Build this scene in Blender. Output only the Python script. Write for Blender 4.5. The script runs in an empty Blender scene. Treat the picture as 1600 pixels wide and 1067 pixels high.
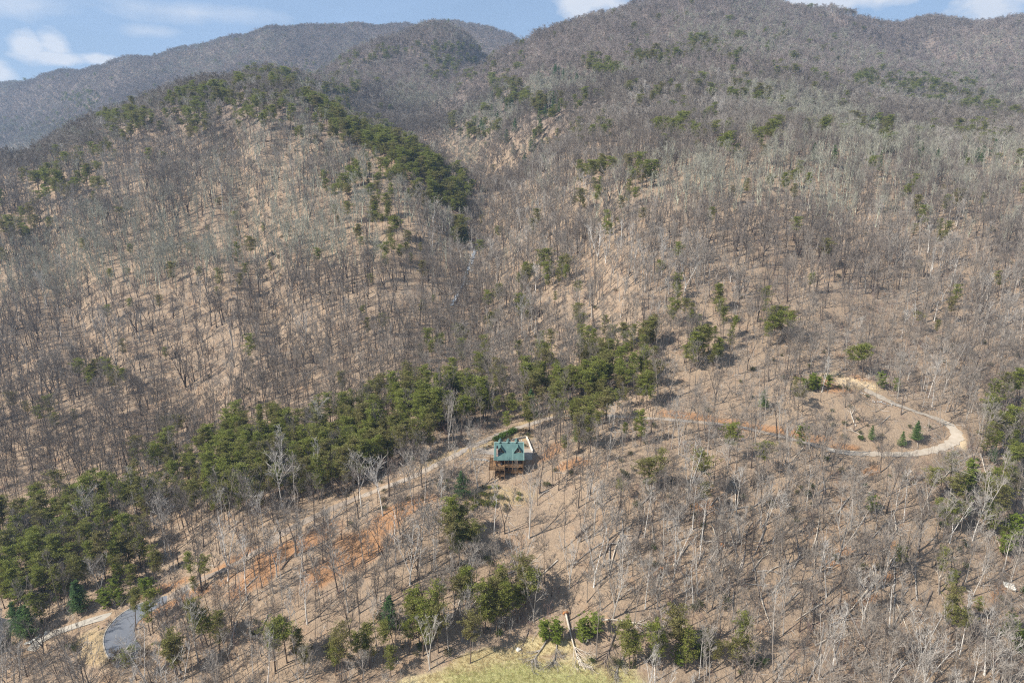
import bpy, math, random
import numpy as np
from mathutils import Vector, Matrix, Euler

random.seed(7)
rng = np.random.default_rng(7)
R = math.radians
sc = bpy.context.scene
col = sc.collection

# ------------------------------------------------------------------ camera
F = 1066.667                       # focal length in photo pixels (24 mm on a 36 mm sensor)
PITCH = R(15.0)
S_, C_ = math.sin(PITCH), math.cos(PITCH)
cd = bpy.data.cameras.new('camera')
cam = bpy.data.objects.new('camera', cd)
col.objects.link(cam)
cd.sensor_width = 36.0
cd.lens = 24.0
cd.clip_start = 0.5
cd.clip_end = 20000.0
cam.location = (0, 0, 0)
cam.rotation_euler = (math.pi / 2 - PITCH, 0, 0)
sc.camera = cam

# ------------------------------------------------------------------ sun, sky, exposure
SUN_AZ, SUN_EL = R(27), R(41)      # direction the light travels towards (from +X), height of the sun
sun_to = Vector((math.cos(SUN_EL) * math.cos(SUN_AZ), math.cos(SUN_EL) * math.sin(SUN_AZ), -math.sin(SUN_EL)))
sd = bpy.data.lights.new('sun', 'SUN')
sd.energy = 5.0
sd.angle = R(0.53)
sd.color = (1.0, 0.96, 0.90)
sun = bpy.data.objects.new('sun', sd)
sun.rotation_euler = sun_to.to_track_quat('-Z', 'Y').to_euler()
col.objects.link(sun)

world = bpy.data.worlds.new('World')
sc.world = world
world.use_nodes = True
wn, wl = world.node_tree.nodes, world.node_tree.links
wn.clear()
def N(nodes, typ, **kw):
    n = nodes.new(typ)
    for k, v in kw.items():
        if k.startswith('i_'):
            n.inputs[k[2:]].default_value = v
        else:
            setattr(n, k, v)
    return n
out = N(wn, 'ShaderNodeOutputWorld')
bg = N(wn, 'ShaderNodeBackground')
bg.inputs['Strength'].default_value = 0.050
sky = N(wn, 'ShaderNodeTexSky')
sky.sky_type = 'NISHITA'
sky.sun_disc = False
sky.sun_elevation = SUN_EL
sky.sun_rotation = math.atan2(-sun_to.x, -sun_to.y)
sky.altitude = 700
sky.air_density = 1.0
sky.dust_density = 0.6
sky.ozone_density = 1.6
# clouds: a flat deck of fair weather cumulus and thin veil, looked up by direction
tc = N(wn, 'ShaderNodeTexCoord')
sep = N(wn, 'ShaderNodeSeparateXYZ')
wl.new(tc.outputs['Generated'], sep.inputs[0])
def wmath(op, a, b=None, clamp=False):
    m = N(wn, 'ShaderNodeMath', operation=op, use_clamp=clamp)
    for i, v in enumerate((a, b)):
        if v is None: continue
        if isinstance(v, (int, float)): m.inputs[i].default_value = v
        else: wl.new(v, m.inputs[i])
    return m.outputs[0]
az = wmath('ARCTAN2', sep.outputs['X'], sep.outputs['Y'])
el = wmath('ARCSINE', sep.outputs['Z'])
def cvec(sx, sz, ox=0.0, oz=0.0):
    c = N(wn, 'ShaderNodeCombineXYZ')
    wl.new(wmath('ADD', wmath('MULTIPLY', az, sx), ox), c.inputs[0])
    wl.new(wmath('ADD', wmath('MULTIPLY', el, sz), oz), c.inputs[1])
    return c.outputs[0]
def wnoise(vec, scale, detail=6, rough=0.55):
    n = N(wn, 'ShaderNodeTexNoise')
    n.inputs['Scale'].default_value = scale
    n.inputs['Detail'].default_value = detail
    n.inputs['Roughness'].default_value = rough
    wl.new(vec, n.inputs['Vector'])
    return n.outputs['Fac']
puff = wnoise(cvec(1.0, 2.0), 14.0, 5)
fine = wnoise(cvec(1.0, 1.6, 3.1, 1.2), 34.0, 6)
def cloud(px, py, rx, ry, soft=0.55):
    """a cumulus at the direction of photo pixel px,py; rx, ry half sizes in radians"""
    v = (py - 533.5) / F
    d = Vector(((px - 800) / F, C_ - v * S_, -S_ - v * C_)).normalized()
    a0, e0 = math.atan2(d.x, d.y), math.asin(d.z)
    dx = wmath('DIVIDE', wmath('SUBTRACT', az, a0), rx)
    dz = wmath('DIVIDE', wmath('SUBTRACT', el, e0), ry)
    q = wmath('SQRT', wmath('ADD', wmath('MULTIPLY', dx, dx), wmath('MULTIPLY', dz, dz)))
    q = wmath('SUBTRACT', 1.0, q)
    q = wmath('ADD', q, wmath('MULTIPLY', wmath('SUBTRACT', puff, 0.5), 1.5))
    q = wmath('ADD', q, wmath('MULTIPLY', wmath('SUBTRACT', fine, 0.5), 0.8))
    return wmath('DIVIDE', q, soft, clamp=True)
cl = None
for args in ((45, 76, .022, .020), (85, 68, .020, .020), (75, 90, .045, .010), (155, 92, .026, .008), (-8, 108, .022, .016), (30, 0, .07, .022, 1.7), (300, 20, .13, .014, 1.7), (235, 50, .04, .008, 2.0),
             (905, 10, .030, .020), (930, -10, .050, .030), (1000, -60, .09, .035), (1290, 6, .060, .016), (1360, -14, .080, .022), (1540, 12, .040, .024), (1600, -20, .07, .02), (660, -60, .25, .03, 1.5)):
    c = cloud(*args)
    cl = c if cl is None else wmath('MAXIMUM', cl, c)
# the same kind of weather everywhere else in the sky
deck = wnoise(cvec(1.0, 2.6, 7.0, 2.0), 4.0, 8, 0.6)
high = wmath('MULTIPLY', wmath('SUBTRACT', el, 0.36), 4.0, clamp=True)
deckm = wmath('MULTIPLY', wmath('MULTIPLY', wmath('SUBTRACT', deck, 0.55), 5.0, clamp=True), high)
cl = wmath('MAXIMUM', cl, deckm)
veil = wmath('MULTIPLY', wmath('SUBTRACT', wnoise(cvec(1.0, 3.5, 1.3, 4.0), 2.6, 7, 0.6), 0.40), 1.9, clamp=True)
veil = wmath('ADD', wmath('MULTIPLY', veil, 0.45), 0.42)
shade = N(wn, 'ShaderNodeMix', data_type='RGBA')
wl.new(wmath('MULTIPLY', wmath('ADD', fine, puff), 0.62, clamp=True), shade.inputs['Factor'])
shade.inputs['A'].default_value = (8.0, 8.6, 9.6, 1)
shade.inputs['B'].default_value = (11.0, 10.8, 10.6, 1)
m1 = N(wn, 'ShaderNodeMix', data_type='RGBA')
wl.new(veil, m1.inputs['Factor'])
wl.new(sky.outputs[0], m1.inputs['A'])
m1.inputs['B'].default_value = (5.0, 7.1, 10.6, 1)
m2 = N(wn, 'ShaderNodeMix', data_type='RGBA')
wl.new(wmath('MULTIPLY', cl, 0.9), m2.inputs['Factor'])
wl.new(m1.outputs['Result'], m2.inputs['A'])
wl.new(shade.outputs['Result'], m2.inputs['B'])
wl.new(m2.outputs['Result'], bg.inputs['Color'])
wl.new(bg.outputs[0], out.inputs['Surface'])

vs = sc.view_settings
vs.view_transform = 'Standard'
vs.look = 'None'
vs.gamma = 1.0
vs.use_curve_mapping = False
vs.exposure = 0.80
sc.render.film_transparent = False
sc.cycles.use_denoising = False
sc.cycles.max_bounces = 5
sc.cycles.diffuse_bounces = 2
sc.cycles.glossy_bounces = 1
sc.cycles.volume_bounces = 0
sc.cycles.transparent_max_bounces = 4
sc.cycles.use_adaptive_sampling = False
sc.cycles.pixel_filter_type = 'BLACKMAN_HARRIS'
sc.cycles.filter_width = 1.15

# ------------------------------------------------------------------ tagging and mesh helpers
def tag(o, label=None, cat=None, group=None, kind=None):
    if label: o['label'] = label
    if cat: o['category'] = cat
    if group: o['group'] = group
    if kind: o['kind'] = kind
    return o
def empty(name, loc, rz=0.0):
    o = bpy.data.objects.new(name, None)
    o.location = loc
    o.rotation_euler = (0, 0, rz)
    o.empty_display_size = 0.3
    col.objects.link(o)
    return o
def link(name, me, parent=None, loc=None, rot=None):
    o = bpy.data.objects.new(name, me)
    col.objects.link(o)
    if parent: o.parent = parent
    if loc is not None: o.location = loc
    if rot is not None: o.rotation_euler = rot
    return o
class MB:
    """collects polygons for one mesh"""
    def __init__(s): s.v = []; s.f = []; s.m = []
    def face(s, pts, mi=0):
        b = len(s.v); s.v.extend([tuple(p) for p in pts]); s.f.append(tuple(range(b, b + len(pts)))); s.m.append(mi)
    def raw(s, V, Fc, mi=0):
        b = len(s.v); s.v.extend([tuple(p) for p in V]); s.f.extend([tuple(i + b for i in f) for f in Fc]); s.m.extend([mi] * len(Fc))
    def box(s, x0, x1, y0, y1, z0, z1, mi=0):
        V = [(x0,y0,z0),(x1,y0,z0),(x1,y1,z0),(x0,y1,z0),(x0,y0,z1),(x1,y0,z1),(x1,y1,z1),(x0,y1,z1)]
        s.raw(V, [(3,2,1,0),(4,5,6,7),(0,1,5,4),(1,2,6,5),(2,3,7,6),(3,0,4,7)], mi)
    def tube(s, pts, rad, n=5, mi=0, cap=True):
        """tapered tube along pts"""
        pts = [np.array(p, float) for p in pts]
        rings = []
        for i, p in enumerate(pts):
            t = pts[min(i + 1, len(pts) - 1)] - pts[max(i - 1, 0)]
            t = t / (np.linalg.norm(t) + 1e-9)
            a = np.array((0, 0, 1.0)) if abs(t[2]) < 0.9 else np.array((1.0, 0, 0))
            u = np.cross(t, a); u /= np.linalg.norm(u); w = np.cross(t, u)
            r = rad[i]
            rings.append([p + r * (math.cos(2*math.pi*k/n) * u + math.sin(2*math.pi*k/n) * w) for k in range(n)])
        V = [q for r_ in rings for q in r_]
        Fc = []
        for i in range(len(pts) - 1):
            for k in range(n):
                k2 = (k + 1) % n
                Fc.append((i*n+k, i*n+k2, (i+1)*n+k2, (i+1)*n+k))
        if cap:
            Fc.append(tuple(range(n))[::-1]); Fc.append(tuple((len(pts)-1)*n + k for k in range(n)))
        s.raw(V, Fc, mi)
    def mesh(s, name, mats, smooth=False):
        me = bpy.data.meshes.new(name)
        me.from_pydata(s.v, [], s.f)
        for m in (mats if isinstance(mats, (list, tuple)) else [mats]): me.materials.append(m)
        if any(s.m): me.polygons.foreach_set('material_index', s.m)
        if smooth: me.polygons.foreach_set('use_smooth', [True] * len(s.f))
        me.update()
        return me
    def build(s, name, mats, parent=None, smooth=False, loc=None, rot=None):
        return link(name, s.mesh(name, mats, smooth), parent, loc, rot)

# ------------------------------------------------------------------ materials
def newmat(name, rough=0.85, spec=0.25):
    m = bpy.data.materials.new(name)
    m.use_nodes = True
    nt = m.node_tree
    b = nt.nodes['Principled BSDF']
    b.inputs['Roughness'].default_value = rough
    b.inputs['Specular IOR Level'].default_value = spec
    return m, nt, b
def mixc(nt, fac, a, b, blend='MIX'):
    n = nt.nodes.new('ShaderNodeMix'); n.data_type = 'RGBA'; n.blend_type = blend
    for sock, v in (('Factor', fac), ('A', a), ('B', b)):
        if isinstance(v, (int, float)): n.inputs[sock].default_value = v
        elif isinstance(v, tuple): n.inputs[sock].default_value = (v[0], v[1], v[2], 1)
        else: nt.links.new(v, n.inputs[sock])
    return n.outputs['Result']
def mth(nt, op, a, b=None, clamp=False):
    n = nt.nodes.new('ShaderNodeMath'); n.operation = op; n.use_clamp = clamp
    for i, v in enumerate((a, b)):
        if v is None: continue
        if isinstance(v, (int, float)): n.inputs[i].default_value = v
        else: nt.links.new(v, n.inputs[i])
    return n.outputs[0]
def noise(nt, scale, detail=4, rough=0.6, coord='Object', dist=0.0, vec=None):
    n = nt.nodes.new('ShaderNodeTexNoise')
    n.inputs['Scale'].default_value = scale
    n.inputs['Detail'].default_value = detail
    n.inputs['Roughness'].default_value = rough
    n.inputs['Distortion'].default_value = dist
    if vec is None:
        t = nt.nodes.get('TC') or nt.nodes.new('ShaderNodeTexCoord'); t.name = 'TC'
        vec = t.outputs[coord]
    nt.links.new(vec, n.inputs['Vector'])
    return n.outputs['Fac']
def ramp(nt, fac, lo, hi):
    n = nt.nodes.new('ShaderNodeMapRange')
    n.inputs['From Min'].default_value = lo; n.inputs['From Max'].default_value = hi
    nt.links.new(fac, n.inputs['Value'])
    return n.outputs['Result']
def simple(name, c, var=0.15, scale=2.0, rough=0.8, spec=0.25, bump=0.0, bscale=None):
    m, nt, b = newmat(name, rough, spec)
    f = noise(nt, scale, 5)
    dark = tuple(x * (1 - var) for x in c); lite = tuple(min(1, x * (1 + var)) for x in c)
    nt.links.new(mixc(nt, ramp(nt, f, 0.3, 0.7), dark, lite), b.inputs['Base Color'])
    if bump:
        bn = nt.nodes.new('ShaderNodeBump'); bn.inputs['Distance'].default_value = bump
        nt.links.new(noise(nt, bscale or scale * 3, 4), bn.inputs['Height'])
        nt.links.new(bn.outputs[0], b.inputs['Normal'])
    return m
def bark_mat(name, twig=False):
    m, nt, b = newmat(name, 0.9, 0.1)
    oi = nt.nodes.new('ShaderNodeObjectInfo')
    at = nt.nodes.new('ShaderNodeAttribute'); at.attribute_type = 'INSTANCER'; at.attribute_name = 'tone'
    v = mth(nt, 'ADD', mth(nt, 'MULTIPLY', oi.outputs['Random'], 0.6), 0.70)
    c = mixc(nt, 1.0, at.outputs['Color'], v, 'MULTIPLY')
    if twig:
        c = mixc(nt, 0.5, c, (0.235, 0.205, 0.172))
    else:
        n1 = noise(nt, 1.3, 5, 0.7)
        c = mixc(nt, 1.0, c, mth(nt, 'ADD', mth(nt, 'MULTIPLY', n1, 0.9), 0.55), 'MULTIPLY')
    nt.links.new(c, b.inputs['Base Color'])
    return m
M_BARK = bark_mat('bare_bark')
M_TWIG = bark_mat('bare_twigs', True)
def leaf_mat(name, a, bcol, cc, scale=0.9, trans=0.25):
    m, nt, b = newmat(name, 0.62, 0.22)
    oi = nt.nodes.new('ShaderNodeObjectInfo')
    n1 = noise(nt, scale, 3)
    geo = nt.nodes.new('ShaderNodeNewGeometry')
    c = mixc(nt, ramp(nt, n1, 0.35, 0.65), a, bcol)
    c = mixc(nt, ramp(nt, oi.outputs['Random'], 0.35, 1.0), c, cc)
    c = mixc(nt, 1.0, c, mth(nt, 'ADD', mth(nt, 'MULTIPLY', geo.outputs['Random Per Island'], 0.7), 0.65), 'MULTIPLY')
    nt.links.new(c, b.inputs['Base Color'])
    tr = nt.nodes.new('ShaderNodeBsdfTranslucent')
    nt.links.new(c, tr.inputs['Color'])
    ms = nt.nodes.new('ShaderNodeMixShader'); ms.inputs[0].default_value = trans
    nt.links.new(b.outputs[0], ms.inputs[1]); nt.links.new(tr.outputs[0], ms.inputs[2])
    nt.links.new(ms.outputs[0], nt.nodes['Material Output'].inputs['Surface'])
    return m
M_PINE = leaf_mat('pine_needles', (0.165, 0.190, 0.036), (0.280, 0.292, 0.062), (0.215, 0.185, 0.070), trans=.42)
M_WPINE = leaf_mat('white_pine_needles', (0.085, 0.150, 0.060), (0.135, 0.220, 0.075), (0.150, 0.220, 0.065), trans=.38)
M_CEDAR = leaf_mat('bright_evergreen_leaves', (0.160, 0.215, 0.030), (0.250, 0.300, 0.048), (0.215, 0.250, 0.045), trans=.35)
M_SHRUB = leaf_mat('shrub_leaves', (0.050, 0.085, 0.018), (0.085, 0.120, 0.026), (0.110, 0.120, 0.030))
M_PTRUNK = simple('pine_bark', (0.13, 0.095, 0.070), 0.3, 1.5)

# ------------------------------------------------------------------ terrain
def pt(px, py, d):
    v = (py - 533.5) / F
    return (d * (px - 800) / F, d * (C_ - v * S_), d * (-S_ - v * C_))
def project(x, y, z):
    d = y * C_ - z * S_
    d = np.where(d < 1, 1, d)
    return 800 + F * x / d, 533.5 - F * (y * S_ + z * C_) / d, d
COL = {
-200:[(1067,215),(980,12),(850,10),(700,6),(600,16),(450,23),(350,24),(300,22),'H',(285,-1700),(230,15),(165,24),'H'],
0:[(1067,205),(980,12),(850,12),(700,6),(600,16),(450,24),(350,25),(270,22),'H',(262,-1800),(190,15),(135,25),'H'],
100:[(1067,200),(980,10),(850,11),(700,6),(600,18),(450,25),(350,25),(228,22),'H',(218,-1800),(160,18),(111,25),'H'],
200:[(1067,195),(1000,10),(950,8),(850,10),(750,12),(650,6),(550,20),(400,26),(300,26),(184,24),'H',(175,-1800),(130,20),(97,24),'H'],
300:[(1067,192),(950,12),(905,6),(780,12),(650,5),(550,20),(400,26),(260,26),(150,26),'H',(140,-1900),(100,22),(75,24),'H'],
400:[(1067,190),(950,24),(870,22),(845,6),(780,14),(700,8),(640,4),(550,20),(400,27),(250,27),(150,25),(119,18),'H',(110,-1900),(75,24),(54,24),'H'],
480:[(1067,189),(950,25),(860,23),(815,10),(780,10),(700,8),(640,4),(550,18),(400,25),(250,27),(172,25),(140,6),(103,16),'H',(92,-2000),(60,24),(43,24),'H'],
540:[(1067,189),(950,26),(855,24),(790,14),(765,6),(700,8),(640,5),(560,17),(450,24),(350,26),(250,27),(198,22),'D',(188,-900),(130,24),(92,24),'H',(80,-2100),(44,22),'H'],
600:[(1067,188),(950,26),(850,26),(775,22),(755,6),(700,8),(640,5),(560,16),(450,22),(350,26),(250,27),(225,20),'D',(212,-880),(140,24),(83,24),'H',(70,-2200),(45,20),'H'],
680:[(1067,187),(1030,10),(950,28),(800,27),(745,20),(722,6),(660,6),(600,8),(540,12),(450,20),(350,25),(262,26),'D',(250,-830),(140,24),(76,24),'H',(66,-2200),(44,20),'H'],
740:[(1067,186),(1020,8),(950,28),(800,28),(730,20),(700,6),(630,6),(560,8),(500,10),(440,12),(380,20),(305,24),'D',(288,-760),(200,22),(130,24),(70,24),'H',(62,-2200),(43,20),'H'],
800:[(1067,186),(1020,8),(950,28),(800,28),(735,22),(690,6),(610,7),(540,12),(440,17),(370,20),(290,23),(200,22),(130,24),(80,24),'H',(72,-2250),(60,20),'H'],
870:[(1067,186),(1020,8),(950,28),(800,28),(740,24),(665,9),(600,8),(530,18),(450,22),(350,22),(250,20),(160,22),(100,25),(58,22),'H'],
940:[(1067,187),(950,28),(800,28),(720,24),(660,10),(590,12),(500,23),(400,26),(300,24),(200,22),(100,24),(33,27),'H'],
1000:[(1067,187),(950,28),(800,28),(700,22),(655,12),(590,16),(500,25),(400,27),(300,25),(200,22),(100,24),(7,27),'H'],
1120:[(1067,189),(950,28),(800,28),(700,24),(672,12),(600,20),(500,26),(400,27),(300,25),(200,20),(100,24),(0,27),(-22,22),'H'],
1190:[(1067,190),(950,28),(800,28),(700,24),(680,12),(600,20),(500,26),(400,27),(300,25),(200,20),(100,24),(-8,26),'H'],
1250:[(1067,190),(950,28),(800,28),(700,24),(680,12),(600,20),(500,26),(400,27),(300,25),(200,18),(100,22),(22,26),'H'],
1320:[(1067,192),(950,28),(800,27),(715,24),(690,12),(600,26),(590,6),(500,24),(400,26),(300,27),(262,24),(200,14),(130,18),(60,26),(27,26),'H'],
1450:[(1067,195),(950,28),(800,26),(710,24),(650,14),(550,18),(450,24),(350,26),(270,22),(180,13),(100,20),(31,26),'H'],
1600:[(1067,200),(950,26),(800,24),(650,20),(550,22),(400,25),(290,22),(180,15),(100,22),(34,26),'H'],
1800:[(1067,208),(950,24),(800,22),(650,20),(550,22),(400,24),(280,22),(180,16),(100,22),(50,24),'H'],
}
ctrl = []
for px, L in COL.items():
    first = True
    for e in L:
        if e == 'H':
            for dd, dr in ((70, 14), (260, 95)):
                q = (Y + dd) / Y; ctrl.append((X * q, Y + dd, Z - dr))
        elif e == 'D':
            q = (Y + 60) / Y; ctrl.append((X * q, Y + 60, Z - 34))
        else:
            py, a = e
            if first or a < 0: d = abs(a)
            else:
                v = (py - 533.5) / F
                a = a * (0.84 if 235 < py < 640 else 0.68 if py <= 235 and Y < 1300 else 1)
                t = math.tan(R(a))
                d = (Z - t * Y) / ((-S_ - v * C_) - t * (C_ - v * S_))
            first = False
            X, Y, Z = pt(px, py, d); ctrl.append((X, Y, Z))
for x in (-160, 0, 160): ctrl += [(x, 60, -146), (x, -80, -150), (x * 2.5, -80, -146)]
for x in (-2600, -900, 900, 2600): ctrl.append((x, 3900, 150))
ctrl = np.array(ctrl)
# multiquadric surface through the control points (coordinates compressed with distance)
def warp(x, y):
    r = np.sqrt(np.maximum(y, 0) ** 2 + 150.0 ** 2)
    return x / (r / 250 + 1) * 2, 500 * np.log((np.maximum(y, -149) + 250) / 100.0)
cx, cy = warp(ctrl[:, 0], ctrl[:, 1])
QC = 18.0
A = np.sqrt((cx[:, None] - cx) ** 2 + (cy[:, None] - cy) ** 2 + QC ** 2)
n_ = len(ctrl)
K = np.zeros((n_ + 3, n_ + 3)); K[:n_, :n_] = A + np.eye(n_) * -0.6
K[:n_, n_] = 1; K[:n_, n_+1] = cx; K[:n_, n_+2] = cy; K[n_:, :n_] = K[:n_, n_:].T
rhs = np.concatenate([ctrl[:, 2], [0, 0, 0]])
W = np.linalg.solve(K, rhs)
def base_h(x, y):
    sh = x.shape; u, v = warp(x.ravel(), y.ravel()); o = np.empty(u.shape)
    for i in range(0, len(u), 20000):
        a, b = u[i:i+20000], v[i:i+20000]
        k = np.sqrt((a[:, None] - cx) ** 2 + (b[:, None] - cy) ** 2 + QC ** 2)
        o[i:i+20000] = k @ W[:n_] + W[n_] + W[n_+1] * a + W[n_+2] * b
    return o.reshape(sh)
PERM = rng.random((256, 256))
def vnoise(x, y, s, seed=0):
    x = x / s + seed * 17.31; y = y / s + seed * 5.77
    i = np.floor(x).astype(int); j = np.floor(y).astype(int)
    fx = x - i; fy = y - j; fx = fx*fx*fx*(fx*(fx*6-15)+10); fy = fy*fy*fy*(fy*(fy*6-15)+10)
    g = lambda a, b: PERM[a & 255, b & 255]
    return (g(i, j)*(1-fx)*(1-fy) + g(i+1, j)*fx*(1-fy) + g(i, j+1)*(1-fx)*fy + g(i+1, j+1)*fx*fy) * 2 - 1
def sstep(e0, e1, x):
    t = np.clip((x - e0) / (e1 - e0), 0, 1); return t * t * (3 - 2 * t)

ys = [-120.0]
while ys[-1] < 3700:
    y = ys[-1]
    ys.append(y + (8 if y < 112 else 1.3 if y < 320 else max(1.3, y * 0.0046)))
ys = np.array(ys)
NX = 440
ts = np.linspace(-1, 1, NX)
def halfw(y): return 60 + 1.05 * np.maximum(y, 100)
GY = np.repeat(ys[:, None], NX, 1)
GX = ts[None, :] * halfw(ys)[:, None]
GZ = base_h(GX, GY)
far = sstep(300, 520, GY); vfar = sstep(600, 1300, GY)
wx = GX + 25 * vnoise(GX, GY, 90, 3)
rid = np.abs(vnoise(wx, GY * 0.35, 62, 1))
GZ += far * (rid * 8 - 3.0) * (0.6 + vfar)
rid2 = np.abs(vnoise(wx + 300, GY * 0.4, 170, 2))
GZ += vfar * (rid2 * 13 - 5)
GZ += vnoise(GX, GY, 26, 4) * 0.7 * (1 + 1.5 * far) + vnoise(GX, GY, 9, 5) * 0.28 + vnoise(GX, GY, 4, 6) * 0.12
def carve(cols, width, depth, zs):
    # a gully running down the slope, following (x/y, y) points
    global GZ
    t = np.interp(GY, [c[1] for c in cols], [c[0] for c in cols]); yy = np.clip((GY - cols[0][1]) / 25, 0, 1) * np.clip((cols[-1][1] - GY) / 60, 0, 1)
    GZ -= np.exp(-((GX - t * GY + 4 * vnoise(GX, GY, 30, 71)) / width) ** 2) * depth * yy
carve([(-.36, 340), (-.37, 400), (-.385, 470), (-.39, 560), (-.40, 680)], 13, 9, 0)
carve([(-.62, 330), (-.66, 420), (-.70, 560), (-.70, 640)], 14, 6, 0)
carve([(.40, 330), (.46, 400), (.50, 520), (.52, 640)], 14, 6, 0)
carve([(.12, 330), (.10, 420), (.16, 560), (.20, 700)], 12, 4, 0)
def gz_at(x, y):
    """terrain height, bilinear on the ground grid"""
    x = np.asarray(x, float); y = np.asarray(y, float)
    j = np.clip(np.searchsorted(ys, y) - 1, 0, len(ys) - 2)
    fy = np.clip((y - ys[j]) / (ys[j+1] - ys[j]), 0, 1)
    def row(jj):
        t = (x / halfw(ys[jj]) + 1) / 2 * (NX - 1)
        i = np.clip(np.floor(t).astype(int), 0, NX - 2); f = np.clip(t - i, 0, 1)
        return GZ[jj, i] * (1 - f) + GZ[jj, i+1] * f
    return row(j) * (1 - fy) + row(j + 1) * fy
STEPS = np.concatenate([np.arange(120, 420, 0.8), 420 * 1.0025 ** np.arange(0, 880)])
def hit(px, py, dmin=0):
    """where the sight line of a photo pixel meets the ground"""
    px = np.atleast_1d(np.asarray(px, float)); py = np.atleast_1d(np.asarray(py, float))
    o = np.zeros((len(px), 3)); ok = np.zeros(len(px), bool)
    for i in range(0, len(px), 400):
        v = ((py[i:i+400] - 533.5) / F)[:, None]
        X = STEPS[None] * ((px[i:i+400] - 800) / F)[:, None]
        Y = STEPS[None] * (C_ - v * S_); Zr = STEPS[None] * (-S_ - v * C_)
        below = (Zr < gz_at(X, Y)) & (STEPS[None] > dmin)
        k = below.argmax(1); ok[i:i+400] = below.any(1)
        r = np.arange(len(k))
        o[i:i+400] = np.stack([X[r, k], Y[r, k], Zr[r, k]], 1)
    o[:, 2] = gz_at(o[:, 0], o[:, 1])
    return o, ok
def hit1(px, py): return hit(px, py)[0][0]

# ---- road beds, cabin pad cut into the slope
def catmull(P, n=10):
    P = np.array(P, float); P = np.vstack([2*P[0]-P[1], P, 2*P[-1]-P[-2]]); o = []
    for i in range(1, len(P) - 2):
        for k in range(n):
            t = k / n
            o.append(0.5 * ((2*P[i]) + (-P[i-1]+P[i+1])*t + (2*P[i-1]-5*P[i]+4*P[i+1]-P[i+2])*t*t + (-P[i-1]+3*P[i]-3*P[i+1]+P[i+2])*t**3))
    o.append(P[-2]); return np.array(o)
def road_line(pix, smooth=9):
    W3, ok = hit([p[0] for p in pix], [p[1] for p in pix])
    L = catmull(W3, 10)
    L[:, 2] = gz_at(L[:, 0], L[:, 1])
    k = np.ones(smooth * 2 + 1); k /= k.sum()
    zp = np.concatenate([np.full(smooth, L[0, 2]), L[:, 2], np.full(smooth, L[-1, 2])])
    L[:, 2] = np.convolve(zp, k, 'valid')
    return L
ROAD_PIX = [(262,938),(310,912),(360,884),(405,858),(445,834),(520,796),(590,763),(650,743),(700,718),(745,694),(790,676),(830,663),(870,653),(930,649),(1000,653),(1080,658),(1150,669),(1200,677),(1260,691),(1310,707),(1370,713),(1430,709),(1475,700),(1495,684),(1482,664),(1452,650),(1425,642),(1390,628),(1350,608),(1322,597)]
ASPH_PIX = [(206,1034),(190,1010),(188,987),(204,965),(232,950),(262,938)]
DRIVE_PIX = [(172,962),(140,971),(112,981),(85,990),(62,1003),(45,1022)]
whole_l = road_line(ASPH_PIX[:-1] + ROAD_PIX, 12); drive_l = road_line(DRIVE_PIX, 6)
def flatten(L, half, blend):
    global GZ
    sel = np.argwhere((GY > L[:, 1].min() - 20) & (GY < L[:, 1].max() + 20) & (GX > L[:, 0].min() - 20) & (GX < L[:, 0].max() + 20))
    x = GX[sel[:, 0], sel[:, 1]]; y = GY[sel[:, 0], sel[:, 1]]; z = GZ[sel[:, 0], sel[:, 1]]
    D = np.empty(len(x)); Zr = np.empty(len(x))
    for i in range(0, len(x), 20000):
        d2 = (x[i:i+20000, None] - L[:, 0]) ** 2 + (y[i:i+20000, None] - L[:, 1]) ** 2
        k = d2.argmin(1); D[i:i+20000] = np.sqrt(d2[np.arange(len(k)), k]); Zr[i:i+20000] = L[k, 2]
    w = 1 - sstep(half + 1.2, half + 1.2 + blend, D)
    GZ[sel[:, 0], sel[:, 1]] = z * (1 - w) + (Zr - 0.14) * w
def resample(L, step=1.2):
    s = np.concatenate([[0], np.cumsum(np.linalg.norm(np.diff(L[:, :2], axis=0), axis=1))])
    q = np.arange(0, s[-1], step)
    return np.stack([np.interp(q, s, L[:, i]) for i in range(3)], 1)
whole_l = resample(whole_l); drive_l = resample(drive_l)
ks = int(np.argmin(np.hypot(whole_l[:, 0] - hit1(262, 938)[0], whole_l[:, 1] - hit1(262, 938)[1])))
asph_l, road_l = whole_l[:ks + 1], whole_l[ks:]
flatten(drive_l, 2.6, 3.0); flatten(asph_l[:-3], 4.6, 3.5); flatten(whole_l, 2.4, 2.6)

P0 = hit1(792, 750)
CAB = Vector((float(hit1(795.3, 738)[0]), float(P0[1]) + 4.2, float(P0[2]) + 4.1))   # main floor level at the front wall
lx = GX - CAB.x; ly = GY - CAB.y
dpad = np.maximum(np.maximum(np.abs(lx + 1.5) - 11.5, np.maximum(3.5 - ly, ly - 14.5)), 0)
w = 1 - sstep(0.0, 3.2, dpad)
GZ = GZ * (1 - w) + (CAB.z - 0.35) * w
PADHIT = hit1(1322, 600)
dl = np.hypot(GX - PADHIT[0], GY - PADHIT[1]); w = 1 - sstep(3.5, 8, dl); GZ = GZ * (1 - w) + (PADHIT[2]) * w
HOUSE2 = hit1(-14, 1008)

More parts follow.
